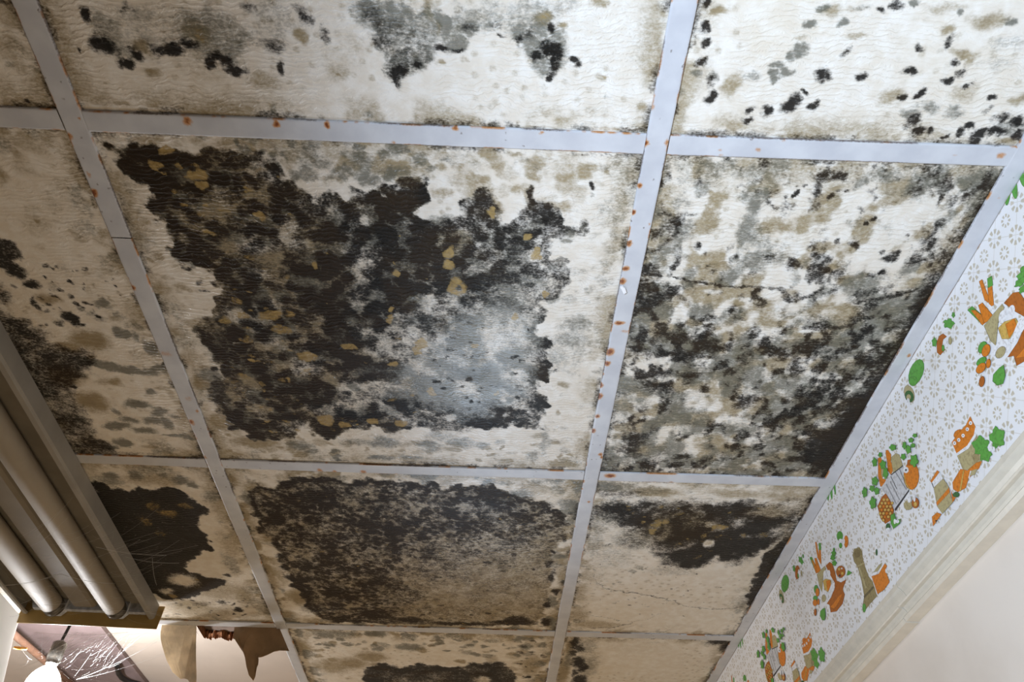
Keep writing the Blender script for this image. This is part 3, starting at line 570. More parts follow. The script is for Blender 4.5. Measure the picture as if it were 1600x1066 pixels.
# ------------------------------------------------------------------ metal grid
rr = random.Random(5)
def bar(name, a, b, width, label, spots=(), zb=-0.0032, seed=1, across=0.0):
    """T-bar: enamelled flange with rolled edges below the tiles and a web rising between them."""
    a = Vector((a[0], a[1], 0)); b = Vector((b[0], b[1], 0)); L = (b-a).length; d = (b-a)/L; s = Vector((d.y, -d.x, 0))
    nl = int(L/0.0018); t = np.linspace(0, L, nl); w = np.array([-0.5, -0.5, -0.47, -0.40, -0.32, -0.24, -0.16, -0.08, 0, 0.08, 0.16, 0.24, 0.32, 0.40, 0.47, 0.5, 0.5])*width
    z = np.array([0.0026, 0.0006, 0.0001]+[0]*11+[0.0001, 0.0006, 0.0026])
    T, Wd = np.meshgrid(t, w, indexing='ij')
    P = np.zeros(T.shape+(3,))
    P[..., 0] = a.x+d.x*T+s.x*Wd; P[..., 1] = a.y+d.y*T+s.y*Wd
    P[..., 2] = zb+z[None, :]+(fbm(T*6+seed*3.1, Wd*0+seed, seed)-0.5)*0.0010
    X, Y = P[..., 0], P[..., 1]; A = np.zeros(T.shape+(4,))
    wx = X+(fbm(X*260, Y*260, seed+3)-0.5)*0.004; wy = Y+(fbm(X*260, Y*260, seed+4)-0.5)*0.004
    for row in spots:
        px, py, rx, ry = row[:4]; v = row[4] if len(row) > 4 else 1.0
        c = on_z(px, py); rxm = rx/ceil_scale(px, py); rym = abs(on_z(px, py+ry)[1]-on_z(px, py-ry)[1])/2
        q = np.sqrt(((wx-c[0])/rxm)**2+((wy-c[1])/rym)**2)
        A[..., 0] = np.maximum(A[..., 0], v*(1-sst(0.15, 1.5, q)))
    e = np.abs(Wd)/(width*0.5)
    A[..., 0] = np.maximum(A[..., 0], 0.75*sst(0.80, 1.0, e)*sst(0.50, 0.72, fbm(T*45, Wd*20+seed, seed+5)))
    A[..., 1] = 0.75*sst(0.82, 1.0, e)*sst(0.35, 0.65, fbm(T*25, Wd*10+seed, seed+6))
    sp = worley(T*38, Wd*38+seed*5, seed+8)[0]; A[..., 1] = np.maximum(A[..., 1], 0.7*(1-sst(0.03, 0.10, sp))*sst(0.4, 0.6, fbm(T*5, Wd*5, seed+9)))
    A[..., 3] = 1
    c = (a+b)/2; P[..., 0] -= c.x; P[..., 1] -= c.y
    me = grid_mesh(name, P[:, ::-1], 'rust', A[:, ::-1])
    o = link(name, me, M_TEE, ceiling, label=label, loc=(c.x, c.y, CEIL))
    wm = box_mesh('web', -0.0012, 0.0012, -L/2+0.014, L/2-0.014, 0.0001, 0.030); wo = link('web', wm, M_RAIL, o)
    wo.rotation_euler = (0, 0, math.atan2(-d.x, d.y)); return o
TW = 0.0240
RB = [(998,288,5,5),(990,329,4,5),(982,378,6,6),(977,417,7,5),(972,437,7,6),(968,502,9,4),(953,547,8,7),(948,565,7,5),(941,582,4,4,.8),(939,600,4,5),(936,617,6,6),(933,648,5,4),(926,671,5,4),(1009,221,5,5),(1041,220,3,6,.8),(1012,22,3,5,.7),(1018,165,4,7,.6),(975,515,9,3,.5),(1014,347,3,3,.6),(938,708,4,3,.9),(940,712,3,3,.9),(911,750,3,3,.9),(909,762,2,2,.9),(920,782,3,2,.8)]
RA = [(148,299,8,7),(207,447,7,5),(110,210,5,7,.8),(124,182,3,3,.8),(300,657,5,5,.9),(320,712,4,3,.8),(309,640,3,4,.7),(260,550,12,6,.45),(295,620,8,5,.4),(306,683,4,3,.8),(140,270,4,6,.6)]
jA = on_z(188, 369)[1]; jB = on_z(868, 1034)[1]
bar('main_tee', (XA, -0.62), (XA, jA-0.0006), TW, 'near length of the left main runner', RA, seed=2)
bar('main_tee', (XA, jA+0.0006), (XA+0.001, 1.9), TW, 'far length of the left main runner', RA, seed=3, zb=-0.0036)
bar('main_tee', (XB, -0.62), (XB, jB-0.0006), TW, 'rust spotted main runner right of the central tile', RB, seed=4)
bar('main_tee', (XB, jB+0.0006), (XB, 1.9), TW, 'far length of the right main runner', (), seed=5)
HW = TW/2+0.0004
R1M = [(294,187,8,9,.9),(433,192,6,6),(512,193,6,6),(712,198,6,4,.9),(615,220,4,3,.6),(846,205,4,3,.7),(500,183,10,2,.8)]
R1R = [(1125,232,5,3,.5),(1184,231,5,4,.6),(1127,240,6,3,.5),(1320,250,5,3,.6),(1562,240,8,6,.7),(1490,240,5,4,.4),(1224,217,4,3,.5)]
R2M = [(500,733,6,4,.7),(523,735,5,3,.7),(568,735,6,3,.8),(620,738,5,2,.5)]
R2R = [(953,741,10,4,1.0),(1022,752,5,3,.6),(1048,752,5,3,.6)]
for k, (y, sp, nm) in enumerate(((0.0005, (R1M, R1R), 'first'), (0.6025, (R2M, R2R), 'second'), (1.1972, ((), ()), 'third'))):
    bar('cross_tee', (-1.2, y-0.002), (XA-HW, y-0.0005), TW*0.98, nm+' cross bar left of the left runner', (), seed=20+k)
    bar('cross_tee', (XA+HW, y), (XB-HW, y), TW*0.98, nm+' cross bar between the two runners', sp[0], seed=30+k)
    bar('cross_tee', (XB+HW, y-0.0003), (XW-0.0215, y-0.003), TW*0.98, nm+' cross bar running to the wall', sp[1], seed=40+k)
bar('wall_angle', (XW-0.0112, -0.62), (XW-0.0112, 1.9), 0.0222, 'white angle trim along the papered wall',
    [(1395,680,3,3,.6),(1490,462,4,3,.9),(1485,473,5,3,1.0),(1419,553,3,4,.8),(1550,354,3,3,.6),(1560,305,4,3,.4)], seed=60)

# ------------------------------------------------------------------ old ceiling above the missing tile
DZ = CEIL+0.16
brk = [on_z(x, y, DZ)[:2] for x, y in ((150,950),(296,960),(305,985),(312,995),(330,999),(345,997),(358,1001),(366,998),(375,986),(384,960),(480,955))]
pl_v, pl_f = [], []
rb = random.Random(3)
edge = []
for (x0, y0), (x1, y1) in zip(brk[:-1], brk[1:]):
    for i in range(9):
        t = i/9; edge.append((x0+(x1-x0)*t, y0+(y1-y0)*t+rb.uniform(-0.008, 0.008)))
edge.append(tuple(brk[-1])); edge.sort(); edge = [(XL, edge[0][1])]+edge+[(XW, edge[-1][1])]
ev = [(x, y, DZ) for x, y in edge]+[(x, YF, DZ) for x, y in edge]; n = len(edge)
up = link('upper_ceiling', pyd('upper_ceiling', ev, [(i, n+i, n+i+1, i+1) for i in range(n-1)]), M_PLASTER, kind='structure', label='smooth old plaster ceiling seen above the missing tile')
rv = []
for x, y in edge: rv += [(x, y, DZ), (x, y+rb.uniform(-0.004, 0.003), DZ+0.006), (x, y+rb.uniform(-0.012, 0.002), DZ+0.014), (x, y, DZ+0.022)]
link('broken_edge', pyd('broken_edge', rv, [(i*4+k, i*4+k+1, i*4+k+5, i*4+k+4) for i in range(n-1) for k in range(3)]), M_BREAK, up)
bl = [on_z(x, y, DZ-0.012) for x, y in ((20,985),(150,985))]
link('dim_tint_board', box_mesh('dim_tint_board', bl[0][0], bl[1][0]+0.02, bl[0][1]-0.25, YF, DZ-0.012, DZ-0.001), M_BOARD, up, label='added board in the dim purplish tone of the opening')  # added board; its purplish colour paints the dim, flare-tinted plenum
for i in range(11):                            # laths run across, dark gaps between them
    y0 = 1.18+i*0.046
    link('lath', box_mesh('lath', XL, XW, y0, y0+0.035, DZ+0.022, DZ+0.030), M_LATH, up)
for x in (-1.45, -1.02, -0.86, -0.80, -0.4, 0.0):
    link('joist', box_mesh('joist', x, x+0.045, -0.7, YF, DZ+0.031, DZ+0.10), M_JOIST, up)
link('upper_boards', box_mesh('upper_boards', XL, XW, YB, YF, DZ+0.10, DZ+0.12), M_JOIST, up)

# torn leftovers of the missing tile
def flap(name, pts, label, mat, Y, curl, seed):
    P3 = [on_y(x, y, Y) for x, y in pts]; c = np.mean(P3, 0)
    import bmesh
    bm = bmesh.new(); vs_ = [bm.verts.new(p) for p in P3]; f = bm.faces.new(vs_)
    bmesh.ops.triangulate(bm, faces=[f]); bmesh.ops.subdivide_edges(bm, edges=bm.edges[:], cuts=3, use_grid_fill=True)
    top = max(p[2] for p in P3)
    for v in bm.verts:
        h = top-v.co.z; v.co.y += curl*h*h*9+0.006*math.sin(v.co.x*70+seed)*min(1, h*20)
    r = bmesh.ops.solidify(bm, geom=bm.faces[:], thickness=0.0022)
    bmesh.ops.recalc_face_normals(bm, faces=bm.faces[:])
    o0 = Vector((c[0], c[1], top))
    for v in bm.verts: v.co -= o0
    me = bpy.data.meshes.new(name); bm.to_mesh(me); bm.free()
    return link(name, me, mat, None, label=label, cat='torn tile', loc=o0)
M_FLAPA = plain('damp_olive_card', srgb(228, 214, 192), 0.6, 0.18, 26, bump=0.1)
M_FLAPB = plain('damp_brown_card', srgb(172, 142, 106), 0.65, 0.14, 30, bump=0.2)
for mt in (M_FLAPA, M_FLAPB):                   # thin damp card lets the bulb glow through
    nt = mt.node_tree; pb_ = nt.nodes['Principled BSDF']; tl = nt.nodes.new('ShaderNodeBsdfTranslucent'); ms = nt.nodes.new('ShaderNodeMixShader'); ms.inputs[0].default_value = 0.5 if mt is M_FLAPA else 0.3
    nt.links.new(pb_.inputs['Base Color'].links[0].from_socket, tl.inputs[0]); nt.links.new(pb_.outputs[0], ms.inputs[1]); nt.links.new(tl.outputs[0], ms.inputs[2]); nt.links.new(ms.outputs[0], nt.nodes['Material Output'].inputs[0])
flap('torn_tile_strip', [(253,977),(251,988),(251,998),(253,1009),(257,1027),(263.5,1042),(274,1050),(281,1050),(286,1052),(292,1060),(298.5,1063),(301,1054),(302.6,1044),(305,1010),(306.8,976)], 'pale olive torn strip of tile hanging next to the light fixture', M_FLAPA, 1.212, 0.35, 1)
flap('torn_tile_strip', [(366.6,980),(364.5,996),(372,1008),(382,1023),(384,1040),(387,1052),(393,1059),(397,1052),(397.5,1042),(401.6,1035),(402.7,1025),(418,1021),(428,1018),(439,1017),(452,1018),(436,980)], 'brown torn tile remnant with a pointed tip beside the left runner', M_FLAPB, 1.212, 0.10, 2)

# ------------------------------------------------------------------ papered wall
PX = XW-0.0006
ZT, ZM = CEIL-0.004, CEIL-0.235
paper = link('wallpaper_border', box_mesh('wallpaper_border', PX, XW+0.0002, -1.0, YF-0.05, ZM, ZT), M_PAPER, wall, label='white wallpaper border with tan flower lattice')
ORG, BRN, GRN, TAN, WHT, DRK, LGY, YEL, DGR = (214,124,28), (176,98,24), (92,158,62), (178,164,118), (234,232,230), (58,54,52), (204,202,200), (208,170,84), (60,104,52)
Z5 = (1330, 620, 4.844); Z6 = (1240, 800, 5.922); Z4 = (1440, 400, 4.444)
def ell(cx, cy, rx, ry, rot=0, n=14):
    c, s = math.cos(rot), math.sin(rot)
    return [(cx+rx*math.cos(a)*c-ry*math.sin(a)*s, cy+rx*math.cos(a)*s+ry*math.sin(a)*c) for a in [2*math.pi*i/n for i in range(n)]]
def leafy(cx, cy, rx, ry, seed=0):
    r = random.Random(seed*31+int(cx)); ph = r.random()*6
    return [(cx+rx*k*math.cos(a), cy+ry*k*math.sin(a)) for a, k in [(2*math.pi*i/28, 0.88+0.15*math.cos(5*2*math.pi*i/28+ph)+0.07*math.cos(11*2*math.pi*i/28)) for i in range(28)]]
import bmesh
def motif(zf, shapes, dy=0.0):
    """one printed motif: flat inked shapes stacked in print order, a hair proud of the paper"""
    bm = bmesh.new(); lay = bm.verts.layers.float_color.new('ink'); k = 0
    c0 = None; pend = []
    def put(pts, rgb, kk):
        w = [on_x(zf[0]+x/zf[2], zf[1]+y/zf[2], PX) for x, y in pts]
        vv = []
        for p in w:
            v = bm.verts.new((-0.00010-kk*0.00002, p[1], p[2])); v[lay] = srgb(*rgb); vv.append(v)
        f = bm.faces.new(vv); return f
    fs = []
    for pts, rgb in shapes:
        if rgb not in (DRK, WHT, LGY):                                # thin inked outline under each shape
            n_ = len(pts); ar = sum(pts[i_][0]*pts[(i_+1) % n_][1]-pts[(i_+1) % n_][0]*pts[i_][1] for i_ in range(n_)); sg = 1 if ar > 0 else -1
            big = []
            for i_ in range(n_):
                (ax, ay), (bx, by), (cx, cy) = pts[i_-1], pts[i_], pts[(i_+1) % n_]
                d1 = math.hypot(bx-ax, by-ay) or 1; d2 = math.hypot(cx-bx, cy-by) or 1
                nx_, ny_ = sg*((by-ay)/d1+(cy-by)/d2), -sg*((bx-ax)/d1+(cx-bx)/d2); ln = math.hypot(nx_, ny_) or 1
                big.append((bx+nx_/ln*1.5, by+ny_/ln*1.5))
            fs.append(put(big, tuple(int(c*0.42) for c in rgb), k)); k += 1
        fs.append(put(pts, rgb, k)); k += 1
    cen = sum((v.co for v in bm.verts), Vector())/len(bm.verts)
    bm.normal_update(); bmesh.ops.triangulate(bm, faces=fs); bm.normal_update()
    for v in bm.verts: v.co.y -= cen.y; v.co.z -= cen.z
    for f in bm.faces:
        if f.normal.x > 0: f.normal_flip()
    me = bpy.data.meshes.new('printed_motif'); bm.to_mesh(me); bm.free(); me.materials.append(M_INK)
    return me, (PX, cen.y, cen.z)
m_jug = motif(Z6, [
    ([(200,280),(212,278),(242,440),(226,450)], ORG), ([(234,340),(252,340),(258,480),(240,478)], ORG), ([(234,290),(252,288),(256,352),(236,352)], GRN),
    ([(150,425),(168,415),(216,520),(212,575)], GRN), ([(165,440),(180,450),(235,560),(210,570)], ORG), ([(195,430),(212,428),(252,540),(245,570),(218,560)], ORG), ([(215,425),(225,425),(262,510),(252,530)], WHT),
    ([(300,500),(335,465),(360,480),(385,560),(400,640),(440,655),(490,625),(455,720),(475,765),(455,850),(400,920),(345,930),(335,860),(310,850),(350,790),(385,700),(380,650),(345,590),(320,540)], BRN),
    ([(342,880),(380,900),(440,800),(450,760),(420,780),(370,850)], ORG),
    ([(218,580),(262,530),(292,500),(300,530),(274,610),(264,745),(242,690)], TAN), (ell(295,582,18,40), WHT), (ell(329,572,14,34), WHT),
    ([(275,640),(300,620),(345,632),(358,680),(320,742),(290,720)], YEL), ([(305,640),(340,630),(350,690),(318,735)], ORG), ([(355,660),(385,655),(380,720),(340,790),(320,760)], WHT),
    (ell(288,780,36,55), WHT), (ell(283,800,20,34), TAN), (ell(440,555,42,56), BRN), (ell(425,530,12,14), YEL), (ell(455,570,12,14), YEL), (ell(430,590,10,10), DRK), (ell(450,525,8,8), WHT),
    ([(395,600),(440,622),(490,575),(497,605),(450,645),(405,635)], WHT), ([(495,590),(508,540),(545,565),(515,585)], GRN),
    (leafy(375,385,22,28), GRN), (leafy(368,425,24,26), GRN), (leafy(382,475,22,26), GRN), (ell(378,350,9,16), GRN),
    (ell(212,715,18,36), GRN), (ell(226,745,17,38), ORG), (ell(206,800,20,24), GRN), (ell(204,842,20,30), ORG), (ell(235,835,9,28), ORG), (ell(207,930,11,33), BRN),
    ([(296,890),(302,960),(292,1005),(270,1000),(252,960),(255,920),(280,895)], GRN)])
m_board = motif(Z5, [
    ([(262,405),(280,405),(302,440),(300,490),(322,550),(300,590),(278,560),(275,500),(265,450)], ORG), ([(205,465),(225,460),(238,500),(227,550),(237,620),(264,630),(240,680),(222,680),(205,600)], ORG),
    (ell(240,570,12,40), TAN), ([(303,460),(340,428),(366,440),(392,520),(320,582),(310,520)], TAN), ([(300,590),(392,520),(437,702),(335,857),(300,800),(225,690)], LGY),
    ([(300,590),(392,520),(398,524),(306,596)], DRK), ([(303,600),(350,700),(346,703),(300,606)], DRK), ([(340,570),(420,700),(416,704),(336,574)], (150,148,146)), ([(300,640),(370,780),(366,784),(296,645)], (160,158,154)), ([(270,660),(345,810),(341,814),(266,665)], (160,158,154)), ([(370,545),(428,690),(424,694),(366,549)], (150,148,146)),
    ([(330,852),(440,702),(442,714),(338,868)], DRK), (ell(458,600,58,105), ORG), ([(430,480),(455,475),(460,520),(425,520)], BRN), ([(405,590),(420,660),(450,700),(446,703),(415,665),(400,600)], YEL),
    (ell(418,555,20,24), WHT), (ell(418,555,7,8), DRK),
    ([(265,733),(300,790),(327,860),(310,930),(262,962),(225,920),(203,830),(235,760)], BRN)]
    + [(ell(225+(i % 4)*26+((i//4) % 2)*12, 780+(i//4)*26, 10, 11, n=8), YEL if i % 3 else ORG) for i in range(1, 26) if not (i//4 > 5 and i % 4 in (0, 3)) and not (i//4 == 0 and i % 4 in (0, 3))]
    + [(ell(440,822,32,36), TAN), (ell(495,805,27,40), BRN), (ell(495,815,12,18), YEL), (ell(448,778,14,26), WHT), (ell(488,770,10,26), WHT),
    ([(308,900),(335,880),(350,940),(382,925),(378,960),(330,1000),(310,960)], GRN), (ell(340,945,9,20), WHT), (ell(288,985,15,25), DGR), (ell(290,1010,16,18), WHT), (ell(360,945,14,14), WHT)]
    + [(leafy(*a), GRN) for a in ((325,385,28,25),(230,440,15,20),(187,497,20,36),(250,515,25,35),(270,580,20,45),(112,725,20,42),(190,640,25,35),(170,695,22,25),(205,715,20,30),(175,805,26,48),(415,370,16,30),(445,400,20,35),(465,330,20,20),(480,370,18,18),(495,295,18,16),(408,455,20,25),(490,485,32,50))])
m_jar = motif(Z5, [
    (ell(815,282,42,30,-0.6), ORG), ([(900,150),(942,230),(930,290),(880,370),(800,432),(763,345),(815,275),(870,215)], ORG)]
    + [(ell(x, y, 13, 15, n=10), WHT) for x, y in ((783,352),(815,328),(848,295),(880,247),(905,200))] + [(ell(x, y, 4, 5, n=6), DRK) for x, y in ((783,352),(815,328),(848,295),(880,247),(905,200))]
    + [([(798,430),(880,370),(930,290),(942,230),(962,270),(890,395),(803,450)], WHT), ([(805,448),(890,395),(955,290),(992,480),(940,535),(852,562)], TAN),
    ([(920,450),(960,400),(970,470),(940,520)], (156,140,96)), ([(770,650),(830,548),(882,560),(950,500),(992,488),(972,540),(890,620),(870,690),(810,722),(775,700)], ORG),
    ([(850,560),(858,562),(832,715),(822,716)], YEL), ([(890,615),(905,560),(912,562),(897,622)], WHT), ([(915,560),(960,545),(940,590),(900,600)], TAN),
    (leafy(985,370,68,75), GRN), (leafy(1110,310,62,85), GRN), (leafy(1020,440,50,55), GRN), ([(1040,250),(1052,232),(1046,300),(1038,300)], WHT), (ell(1055,385,16,30), WHT), (ell(1085,400,10,22), WHT),
    (ell(800,742,24,20), DGR), ([(605,640),(655,558),(672,570),(615,655)], ORG), ([(612,655),(672,575),(702,622),(628,692)], WHT), ([(612,655),(618,650),(632,688),(628,692)], DRK), ([(630,690),(702,620),(747,690),(650,802)], TAN),
    ([(650,802),(747,688),(752,722),(655,828)], ORG), ([(655,828),(752,725),(775,800),(697,886)], TAN), ([(758,700),(780,760),(800,760),(775,800)], ORG), ([(625,982),(618,910),(655,878),(690,890)], ORG), (ell(650,940,8,6), DRK)])
m_mill = motif(Z6, [
    ([(560,345),(610,328),(635,370),(642,440),(652,480),(690,590),(732,650),(772,780),(700,860),(650,930),(640,870),(655,780),(630,640),(590,500),(560,460),(548,400)], (150,134,88)),
    ([(585,500),(650,465),(656,482),(592,515)], TAN), ([(650,780),(735,690),(742,705),(656,800)], (104,92,60)), (ell(590,385,26,36), (128,112,72)), ([(600,520),(616,512),(680,700),(664,716)], TAN),
    (ell(655,890,16,40), GRN), ([(725,580),(780,500),(830,450),(842,490),(790,570),(735,600)], WHT), ([(740,560),(790,495),(822,470),(815,500),(780,550)], TAN),
    ([(725,597),(790,575),(845,480),(867,500),(852,540),(890,650),(840,720),(780,762)], ORG), (ell(860,545,10,22), WHT), (ell(770,375,8,30), DGR)])
m_pep = motif(Z6, [(ell(428,225,28,46), GRN), (ell(487,275,20,56), ORG), (ell(462,275,14,30), WHT), (ell(436,312,14,25), GRN), (ell(435,265,16,16), WHT)])
m_edge = motif(Z4, [([(150,540),(175,560),(150,580),(140,630),(165,650),(130,690),(108,670),(105,600),(125,555)], BRN), (ell(168,610,20,26), WHT), (ell(150,640,9,22), GRN), (leafy(190,470,40,36), GRN), (leafy(222,410,12,20), GRN), (leafy(90,600,18,34), GRN), (ell(200,590,12,26), TAN)])
m_leaf = motif((1400, 260, 4.0), [(ell(735,110,20,95,-0.15), GRN), (ell(785,60,16,70,-0.25), GRN), (ell(700,165,16,80,0.1), GRN), (leafy(668,165,26,60), GRN), (leafy(650,130,22,40), GRN), (ell(690,60,60,22,-0.6), GRN)])
m_cuke = motif((1200, 533, 3.99), [(ell(925,195,42,85,0.35), GRN), (ell(905,250,26,30), GRN), (ell(882,330,30,55,-0.3), TAN), (ell(882,345,26,36,-0.3), DGR), (ell(878,350,14,18), TAN), (ell(875,385,10,30), WHT)])
PER = on_x(1286.4, 969.7, PX)[1]-on_x(1563.8, 605.9, PX)[1]
def stamp(mm, shifts):
    me, loc = mm
    for k in shifts: link('printed_motif', me, None, paper, loc=(0, loc[1]+k*PER, loc[2]))
for me, loc in (m_jug, m_board, m_jar, m_mill, m_pep, m_edge, m_leaf, m_cuke):
    for v in me.vertices: v.co.x += PX
stamp(m_jug, (-1, 0, 1)); stamp(m_board, (0, 1, 2)); stamp(m_jar, (0, 1, 2)); stamp(m_mill, (0, 1)); stamp(m_pep, (0, 1)); stamp(m_edge, (0, 1, 2)); stamp(m_leaf, (0, 1, 2)); stamp(m_cuke, (0, 1, 2))

# ------------------------------------------------------------------ moulding under the border, in two lengths
prof = [(0, -0.216), (0.006, -0.216), (0.0075, -0.218), (0.0075, -0.2245), (0.006, -0.2265), (0.0035, -0.231), (0.0025, -0.236), (0.0035, -0.2415), (0.007, -0.2465), (0.0105, -0.2490), (0.0125, -0.2495), (0.0135, -0.2507), (0.0125, -0.2520),
        (0.0095, -0.2528), (0.0075, -0.2560), (0.0070, -0.2600), (0.0085, -0.2630), (0.0115, -0.2650), (0.0120, -0.2665), (0.0110, -0.2715), (0, -0.2715)]
jy = on_x(1412, 940, XW-0.01)[1]
for nm, y0, y1, o, lb in (('trim_1', -1.2, jy-0.0006, 0.0, 'near length of cream moulding under the wallpaper border'), ('trim_2', jy+0.0006, YF-0.02, 0.0009, 'far length of cream moulding beyond the joint')):
    c = (y0+y1)/2
    t = link(nm, extrude_profile(nm, [(-d*1.5, z) for d, z in prof], y0-c, y1-c), M_TRIM, kind='structure', label=lb, loc=(XW, c, CEIL-o))

# ------------------------------------------------------------------ fluorescent fixture, lens unclipped on one side
ZR = CEIL-0.005
pA, pB = on_z(0, 500, ZR), on_z(249, 946, ZR)
rot = math.atan2(-(pB[0]-pA[0]), pB[1]-pA[1])
fx = empty('fluorescent_fixture', (pB[0], pB[1], ZR), label='dusty open two-tube fluorescent light fixture hung under the ceiling', cat='light fixture'); fx.rotation_euler = (0, 0, rot)
FLN = 1.22; FW_ = 0.262; SH = 0.030
def fpart(name, me, mat, **kw): return link(name, me, mat, fx, **kw)
pan = fpart('housing_pan', extrude_profile('housing_pan', [(-0.002, 0.0), (-FW_+0.002, 0.0), (-FW_+0.002, -0.004), (-0.002, -0.004)], -FLN, 0.0), M_PAN)
fpart('side_rail', extrude_profile('side_rail', [(0.0, 0.0), (-0.0005, -SH+0.004), (-0.003, -SH), (-0.010, -SH-0.001), (-0.0115, -SH+0.001), (-0.0115, -SH+0.003), (-0.004, -SH+0.004), (-0.0018, -SH+0.008), (-0.0018, 0.0)], -FLN, 0.0), M_RAIL)
fpart('side_rail', extrude_profile('side_rail', [(-FW_, 0.0), (-FW_+0.0018, 0.0), (-FW_+0.0018, -SH+0.008), (-FW_+0.004, -SH+0.004), (-FW_+0.0115, -SH+0.003), (-FW_+0.0115, -SH+0.001), (-FW_+0.010, -SH-0.001), (-FW_+0.003, -SH), (-FW_+0.0005, -SH+0.004)], -FLN, 0.0), M_RAIL)
pb = on_y(252, 983, pB[1]); hp = ZR-pb[2]
def plate(y): return extrude_profile('end_plate', [(0.012, -0.002), (0.010, -hp), (-FW_-0.004, -hp), (-FW_-0.004, -0.002)], y, y+0.0025)
fpart('end_plate', plate(0.0), M_PLATE, label='yellowed metal end plate'); fpart('end_plate', plate(-FLN-0.0025), M_PLATE, label='yellowed metal end plate')
fpart('ballast_cover', extrude_profile('ballast_cover', [(-0.097, -0.0035), (-0.108, -0.022), (-0.114, -0.026), (-0.148, -0.026), (-0.154, -0.022), (-0.165, -0.0035)], -FLN+0.03, -0.034), M_COVER, label='trapezoid ballast cover between the tubes')
def cyl(name, x, z, y0, y1, r, seg=28, dome=0.0):
    pts = [(x, y0, z), (x, y0+0.004, z), (x, (y0+y1)/2, z), (x, y1-0.004, z), (x, y1, z)]
    return tube_mesh(name, pts, [r*0.82, r, r, r, r*0.82], seg)
for x in (-0.070, -0.192):
    tb = fpart('fluorescent_tube', cyl('fluorescent_tube', x, -0.0245, -FLN+0.035, -0.040, 0.0200), M_TUBE)
    for y0, y1 in ((-0.041, -0.018), (-FLN+0.014, -FLN+0.036)):
        link('tube_cap', cyl('tube_cap', x, -0.0245, y0, y1, 0.0195), M_CAP, tb)
    for y0, y1 in ((-0.019, -0.004), (-FLN+0.004, -FLN+0.015)):
        fpart('lampholder', extrude_profile('lampholder', [(x-0.018, -0.004), (x-0.018, -0.024), (x-0.010, -0.034), (x+0.010, -0.034), (x+0.018, -0.024), (x+0.018, -0.004)], y0, y1), M_SOCK, label='pale plastic lampholder')
fpart('end_bracket', extrude_profile('end_bracket', [(-0.014, -0.004), (-0.020, -0.022), (-0.240, -0.022), (-0.248, -0.004)], -0.0120, -0.0006), M_SOCK, label='bluish white chipped bracket at the far end')
# prismatic lens hanging from the left side
t = NT('prismatic_acrylic_lens'); p = t.n('ShaderNodeTexCoord').outputs['Object']
ck = t.n('ShaderNodeTexChecker', {'Vector': p, 'Scale': 420.0})
t.out(Base_Color=srgb(240, 240, 238), Roughness=0.35); t.b.inputs['Transmission Weight'].default_value = 0.0
tr = t.n('ShaderNodeBsdfTranslucent', {0: srgb(244, 243, 240)}); mx = t.n('ShaderNodeMixShader', {0: 0.75})
t.t.links.new(t.b.outputs[0], mx.inputs[1]); t.t.links.new(tr.outputs[0], mx.inputs[2]); t.t.links.new(mx.outputs[0], t.t.nodes['Material Output'].inputs[0])
t.bump(ck.outputs[1], 0.5, 0.001)
lp = [(-FW_-0.003, -SH-0.003), (-FW_+0.004, -0.08), (-FW_+0.016, -0.13), (-FW_+0.030, -0.19), (-FW_+0.038, -0.25), (-FW_+0.034, -0.295), (-FW_+0.018, -0.312)]
lp2 = [(x-0.0022, z) for x, z in lp[::-1]]
fpart('diffuser_lens', extrude_profile('diffuser_lens', lp+lp2, -FLN, 0.006), t.mat, label='white prismatic plastic lens hanging open')

# ------------------------------------------------------------------ bare bulb, pipe and hose in the opening
bp = on_z(66, 1072, CEIL-0.075)
bulb = empty('bare_bulb', (bp[0], bp[1], CEIL-0.075), label='glaring bare bulb hanging in the opening at the lower left', cat='lamp')
def sphere(name, r, squash=1.0):
    bm = bmesh.new(); bmesh.ops.create_uvsphere(bm, u_segments=24, v_segments=16, radius=r)
    for v in bm.verts:
        if v.co.z > 0: v.co.z *= squash; k = 1-0.35*(v.co.z/(r*squash))**2; v.co.x *= k; v.co.y *= k
    me = bpy.data.meshes.new(name); bm.to_mesh(me); bm.free(); me.polygons.foreach_set('use_smooth', [True]*len(me.polygons)); return me
link('glass_bulb', sphere('glass_bulb', 0.036, 1.3), emit('glowing_bulb_glass', (0.95, 0.96, 1.0, 1), 380.0), bulb)
link('socket', tube_mesh('socket', [(0, 0, 0.048), (0, 0, 0.06), (0, 0, 0.095), (0, 0, 0.10)], [0.013, 0.016, 0.016, 0.010], 16), M_CAP, bulb)
link('flex_cord', tube_mesh('flex_cord', [(0, 0, 0.098), (0.004, 0.002, 0.15), (0.0, 0.0, 0.245)], 0.0035, 8), M_DARK, bulb)
wa, wb = on_z(22, 1012, CEIL-0.03)-bp, on_z(42, 1014, CEIL-0.03)-bp
link('wire_connector', tube_mesh('wire_connector', [tuple(wa), tuple((wa+wb)/2), tuple(wb)], [0.003, 0.0036, 0.0024], 10), M_ORANGE, bulb, label='amber wire connector')
a, b = on_z(14, 985, CEIL+0.10), on_z(92, 1052, CEIL+0.12)
c = (a+b)/2; e = (b-a)*1.1
pipe = link('copper_pipe', tube_mesh('copper_pipe', [tuple(-e), (0, 0, 0.0), tuple(e)], 0.009, 16), M_COPPER, None, label='tarnished copper pipe above the opening near the bulb', cat='pipe', loc=tuple(c))
a = on_z(186, 1046, CEIL+0.13); hp_ = [on_z(x, y, CEIL+0.135) for x, y in ((183,1040),(185,1052),(190,1059),(200,1065),(225,1072),(280,1080),(350,1084))]
h0 = hp_[0]; link('black_hose', tube_mesh('black_hose', [tuple(q-h0) for q in hp_], 0.007, 10), M_DARK, None, label='black curved hose lying above the opening at the bottom edge', cat='hose', loc=tuple(h0))

